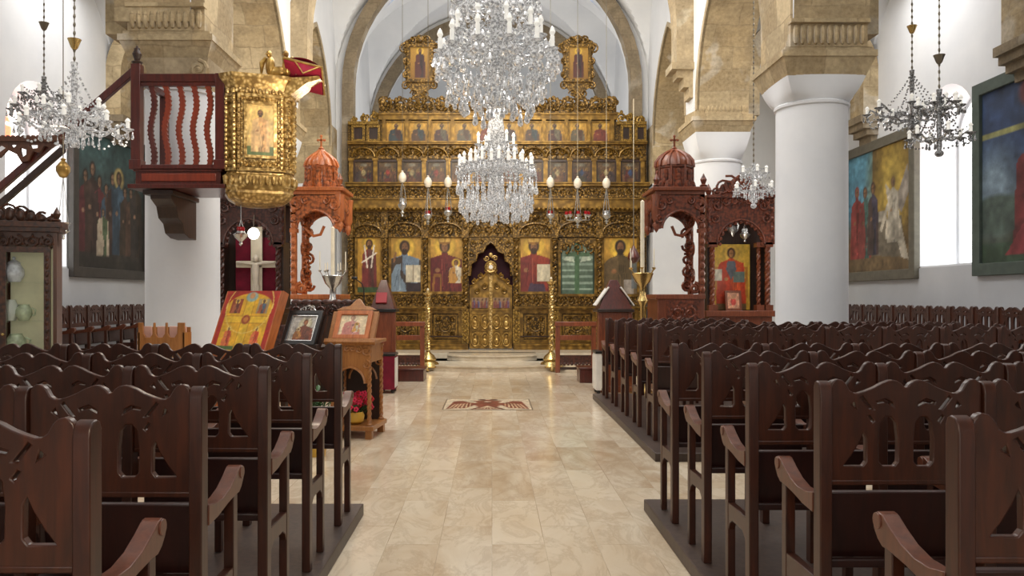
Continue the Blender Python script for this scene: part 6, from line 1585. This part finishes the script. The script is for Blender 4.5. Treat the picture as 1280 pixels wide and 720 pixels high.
pot(29, 353, .20, .085, 'ceram_b', 'white and blue lidded tureen on the top cabinet shelf', 'tureen', True)
pot(26, 401, .22, .062, 'ceram', 'pale jug at the left of the middle cabinet shelf', 'jug'); pot(39, 401, .17, .068, 'ceram_g', 'green patterned jug at the right of the middle cabinet shelf', 'jug', dy=.09)
pot(31, 439, .18, .085, 'ceram_g', 'green and white bowl on the cabinet floor', 'bowl')

cab_c = Vector((t.location.x + .37, Y, 0)); RZ = Matrix.Translation(cab_c) @ Matrix.Rotation(.3, 4, 'Z') @ Matrix.Translation(-cab_c)
for o in [t] + [o for o in bpy.data.objects if o.name.split('.')[0] in ('tureen', 'jug', 'bowl') and o.parent is None]:
    o.location = RZ @ o.location; o.rotation_euler.z += .3
# ================================================================== WALL PAINTINGS
def wall_painting(s, y0, y1, z0, z1, fn, label, fr):
    w = y1-y0; h = z1-z0; p = Pic(w, h, 84, 96, (90, 90, 90)); fn(p, p.asp); p.blot(.1, 12); g = p.C.mean(-1, keepdims=True); p.C = (p.C*.82 + g*.18)*.95
    o = p.build('wall_painting', None, None, 'paint_matt', None, .04); o.location = (s*(XW-.07), (y0+y1)/2, z0); o.rotation_euler = (0, 0, -PI/2 if s > 0 else PI/2)
    tag(o, label, 'painting')
    f = MB(); b = .16; frame(f, -w/2-b, w/2+b, -b, h+b, b+.02, -.05, .06); M.setdefault(fr, None); f.build('frame', fr, o, bevel=.01); return o
M['frame_g'] = plain('grey_green_frame', (100, 96, 84), .6, var=.2)
M['frame_d'] = plain('dark_grey_frame', (64, 60, 56), .6, var=.2)
M['frame_t'] = plain('teal_grey_frame', (72, 84, 78), .6, var=.2)
# left wall: dark crowd.  painting u runs left->right as seen from the aisle
def pl(p, A):
    p.grad((46, 46, 44), (60, 94, 96), A*.3, A*.95); p.rect(0, 1, 0, A*.14, (58, 52, 46)); p.grad if False else None
    random.seed(3); cols = [(70, 50, 42), (60, 44, 40), (104, 44, 48), (92, 66, 50), (54, 74, 92), (60, 84, 104), (70, 52, 44), (56, 50, 46), (64, 52, 40)]
    for k in range(9):
        x = .12 + .095*k; p.figure(x, A*.12, A*(.6+.07*math.sin(k*1.7)), cols[k], cols[(k*4+2) % 9], halo=(170, 150, 90) if k == 5 else None, hair=(44, 34, 28), skin=(146, 110, 84), wd=.95, beard=False)
    p.figure(.36, A*.10, A*.36, (74, 92, 62), (176, 160, 136), halo=None, wd=1.5, beard=False, skin=(150, 116, 88)); p.el(.5, A*.05, .5, .05, (52, 48, 42))
wall_painting(-1, 13.9, 16.6, 2.02, 4.5, pl, 'dark painting of a standing crowd in robes on the left wall', 'frame_d')
def pr1(p, A):
    p.grad((120, 96, 62), (86, 150, 180), A*.25, A*.5); p.rect(.42, 1, A*.2, A, (96, 74, 48)); p.el(.72, A*.66, .3, .42, (150, 118, 40), .5); p.el(.72, A*.66, .2, .3, (196, 164, 66), .5)
    p.rect(0, 1, 0, A*.17, (122, 98, 64)); p.poly([(.36, A*.14), (.9, A*.1), (.86, A*.42), (.44, A*.4)], (116, 106, 88)); p.poly([(.46, A*.4), (.66, A*.4), (.62, A*.48), (.48, A*.48)], (160, 152, 136))
    p.figure(.16, A*.12, A*.62, (156, 56, 52), (170, 66, 60), halo=None, hair=(146, 56, 52), wd=1.1, beard=False); p.figure(.30, A*.12, A*.6, (74, 112, 104), (150, 64, 58), halo=None, hair=(90, 60, 46), wd=1.0, beard=False)
    p.figure(.43, A*.14, A*.6, (70, 64, 84), (86, 66, 60), halo=None, hair=(80, 56, 44), wd=.9, beard=False)
    p.poly([(.76, A*.52), (.94, A*.8), (.98, A*.62), (.86, A*.44)], (150, 140, 128)); p.poly([(.66, A*.55), (.62, A*.7), (.72, A*.62)], (176, 166, 146)); p.figure(.74, A*.22, A*.52, (196, 188, 170), (178, 168, 148), halo=None, skin=(178, 136, 100), hair=(150, 116, 70), wd=1.0, beard=False); p.poly([(.64, A*.4), (.84, A*.4), (.96, A*.08), (.86, A*.1), (.8, A*.24), (.62, A*.26)], (188, 178, 158)); p.line(.66, A*.52, .56, A*.34, .02, (186, 176, 156))
    p.line(.36, A*.48, .3, A*.2, .01, (90, 80, 70))
o = wall_painting(1, 13.78, 16.24, 1.98, 4.3, pr1, 'painting of robed figures and a shining white angel on the right wall', 'frame_g')
def pr2(p, A):
    p.grad((74, 84, 66), (48, 74, 116), A*.3, A*.5); p.rect(0, .5, A*.48, A, (44, 66, 106)); p.rect(0, .7, A*.72, A*.76, (148, 148, 84)); p.rect(0, 1, 0, A*.12, (60, 84, 62))
    p.el(.1, A*.42, .2, .2, (120, 146, 166), .5); p.el(.12, A*.28, .25, .1, (74, 92, 84))
    p.figure(.42, A*.08, A*.66, (150, 52, 56), (124, 44, 46), halo=None, wd=1.5, hair=(78, 46, 40), beard=False); p.figure(.62, A*.2, A*.72, (156, 60, 58), (120, 90, 70), halo=(190, 160, 90), wd=1.2); p.figure(.85, A*.05, A*.7, (60, 90, 70), (90, 60, 60), halo=None, wd=1.2)
    p.el(.48, A*.92, .18, .1, (120, 54, 56)); p.poly([(.2, A*.05), (.4, A*.3), (.5, A*.05)], (160, 56, 62))
wall_painting(1, 9.0, 11.82, 1.98, 4.5, pr2, 'painting with blue sky and kneeling figure in red, far right edge', 'frame_t')

# ================================================================== LIGHT
def area(name, loc, rot, size, power, col=(1, .97, .93), sy=None):
    l = bpy.data.lights.new(name, 'AREA'); l.energy = power; l.color = col; l.size = size
    if sy: l.shape = 'RECTANGLE'; l.size_y = sy
    o = bpy.data.objects.new(name, l); o.location = loc; o.rotation_euler = rot; COL.objects.link(o); return o
area('nave_fill', (0, 3.5, 8.6), (0, 0, 0), 4, 130)  # added soft fills under the nave vault, above the view; no fixtures there
area('nave_fill.001', (0, 8.5, 8.8), (0, 0, 0), 4, 170)
area('nave_fill.002', (0, 13.2, 8.8), (0, 0, 0), 4, 200)
area('nave_fill.003', (0, 17.3, 9.3), (0, 0, 0), 2.5, 100)
for s in (-1, 1):
    area('aisle_fill', (s*6.0, 6.5, 6.6), (0, 0, 0), 2, 40); area('aisle_fill', (s*6.0, 13.0, 6.9), (0, 0, 0), 2, 60)  # added overhead fills to brighten the aisles, out of view
area('rear_fill', (0, -4.2, 3.2), (PI/2, 0, 0), 5, 105, (1, .96, .9), 4)  # added frontal fill behind the camera; no door is modelled
area('screen_fill', (0, 13.0, 5.8), (PI/2*.95, 0, 0), 4, 170, (1, .9, .72), 1.5)  # added warm fill that brightens the icon screen, no visible source
area('chancel_fill', (0, 21.4, 3.0), (PI, 0, 0), 3, 120)  # added fill hidden behind the icon screen, shining up into the vault
def point(name, loc, power, r=.15, col=(1, .85, .65)):
    l = bpy.data.lights.new(name, 'POINT'); l.energy = power; l.color = col; l.shadow_soft_size = r
    o = bpy.data.objects.new(name, l); o.location = loc; COL.objects.link(o); return o
point('pulpit_point', (-2.0, 8.6, 3.6), 28, .2)  # warm point light beside the pulpit, no lamp modelled at this spot
point('near_lamp', (-.1, .7, 2.6), 9, .2)
point('near_lamp', (-.42, 1.0, 1.75), 17, .08, (1, .8, .55))
point('shrine_fill', (4.1, 13.2, 1.9), 5, .1, (1, .9, .75))  # added point to brighten the right shrine's icon and columns
point('shrine_fill', (-2.1, 11.4, 3.3), 16, .1, (1, .88, .7))  # added point in mid-air to brighten the left shrine and throne
point('cabinet_light', (-4.12, 7.28, 2.0), 2.2, .05, (1, .95, .85))
w = bpy.data.worlds.new('World'); scene.world = w; w.use_nodes = True
sky = w.node_tree.nodes.new('ShaderNodeTexSky'); sky.sky_type = 'NISHITA'; sky.sun_elevation = .8; sky.sun_disc = False
w.node_tree.links.new(sky.outputs[0], w.node_tree.nodes['Background'].inputs[0]); w.node_tree.nodes['Background'].inputs[1].default_value = .3
# ================================================================== CAMERA
cam = bpy.data.cameras.new('camera'); co = bpy.data.objects.new('camera', cam); COL.objects.link(co)
co.location = (0, 0, 1.5); co.rotation_euler = (PI/2, 0, 0)
cam.sensor_width = 36; cam.lens = 1000*36/1280; cam.shift_x = 25/1280; cam.shift_y = 12/1280; cam.clip_start = .05; cam.clip_end = 100
scene.camera = co
scene.view_settings.view_transform = 'Standard'; scene.view_settings.look = 'None'; scene.view_settings.exposure = 0.42
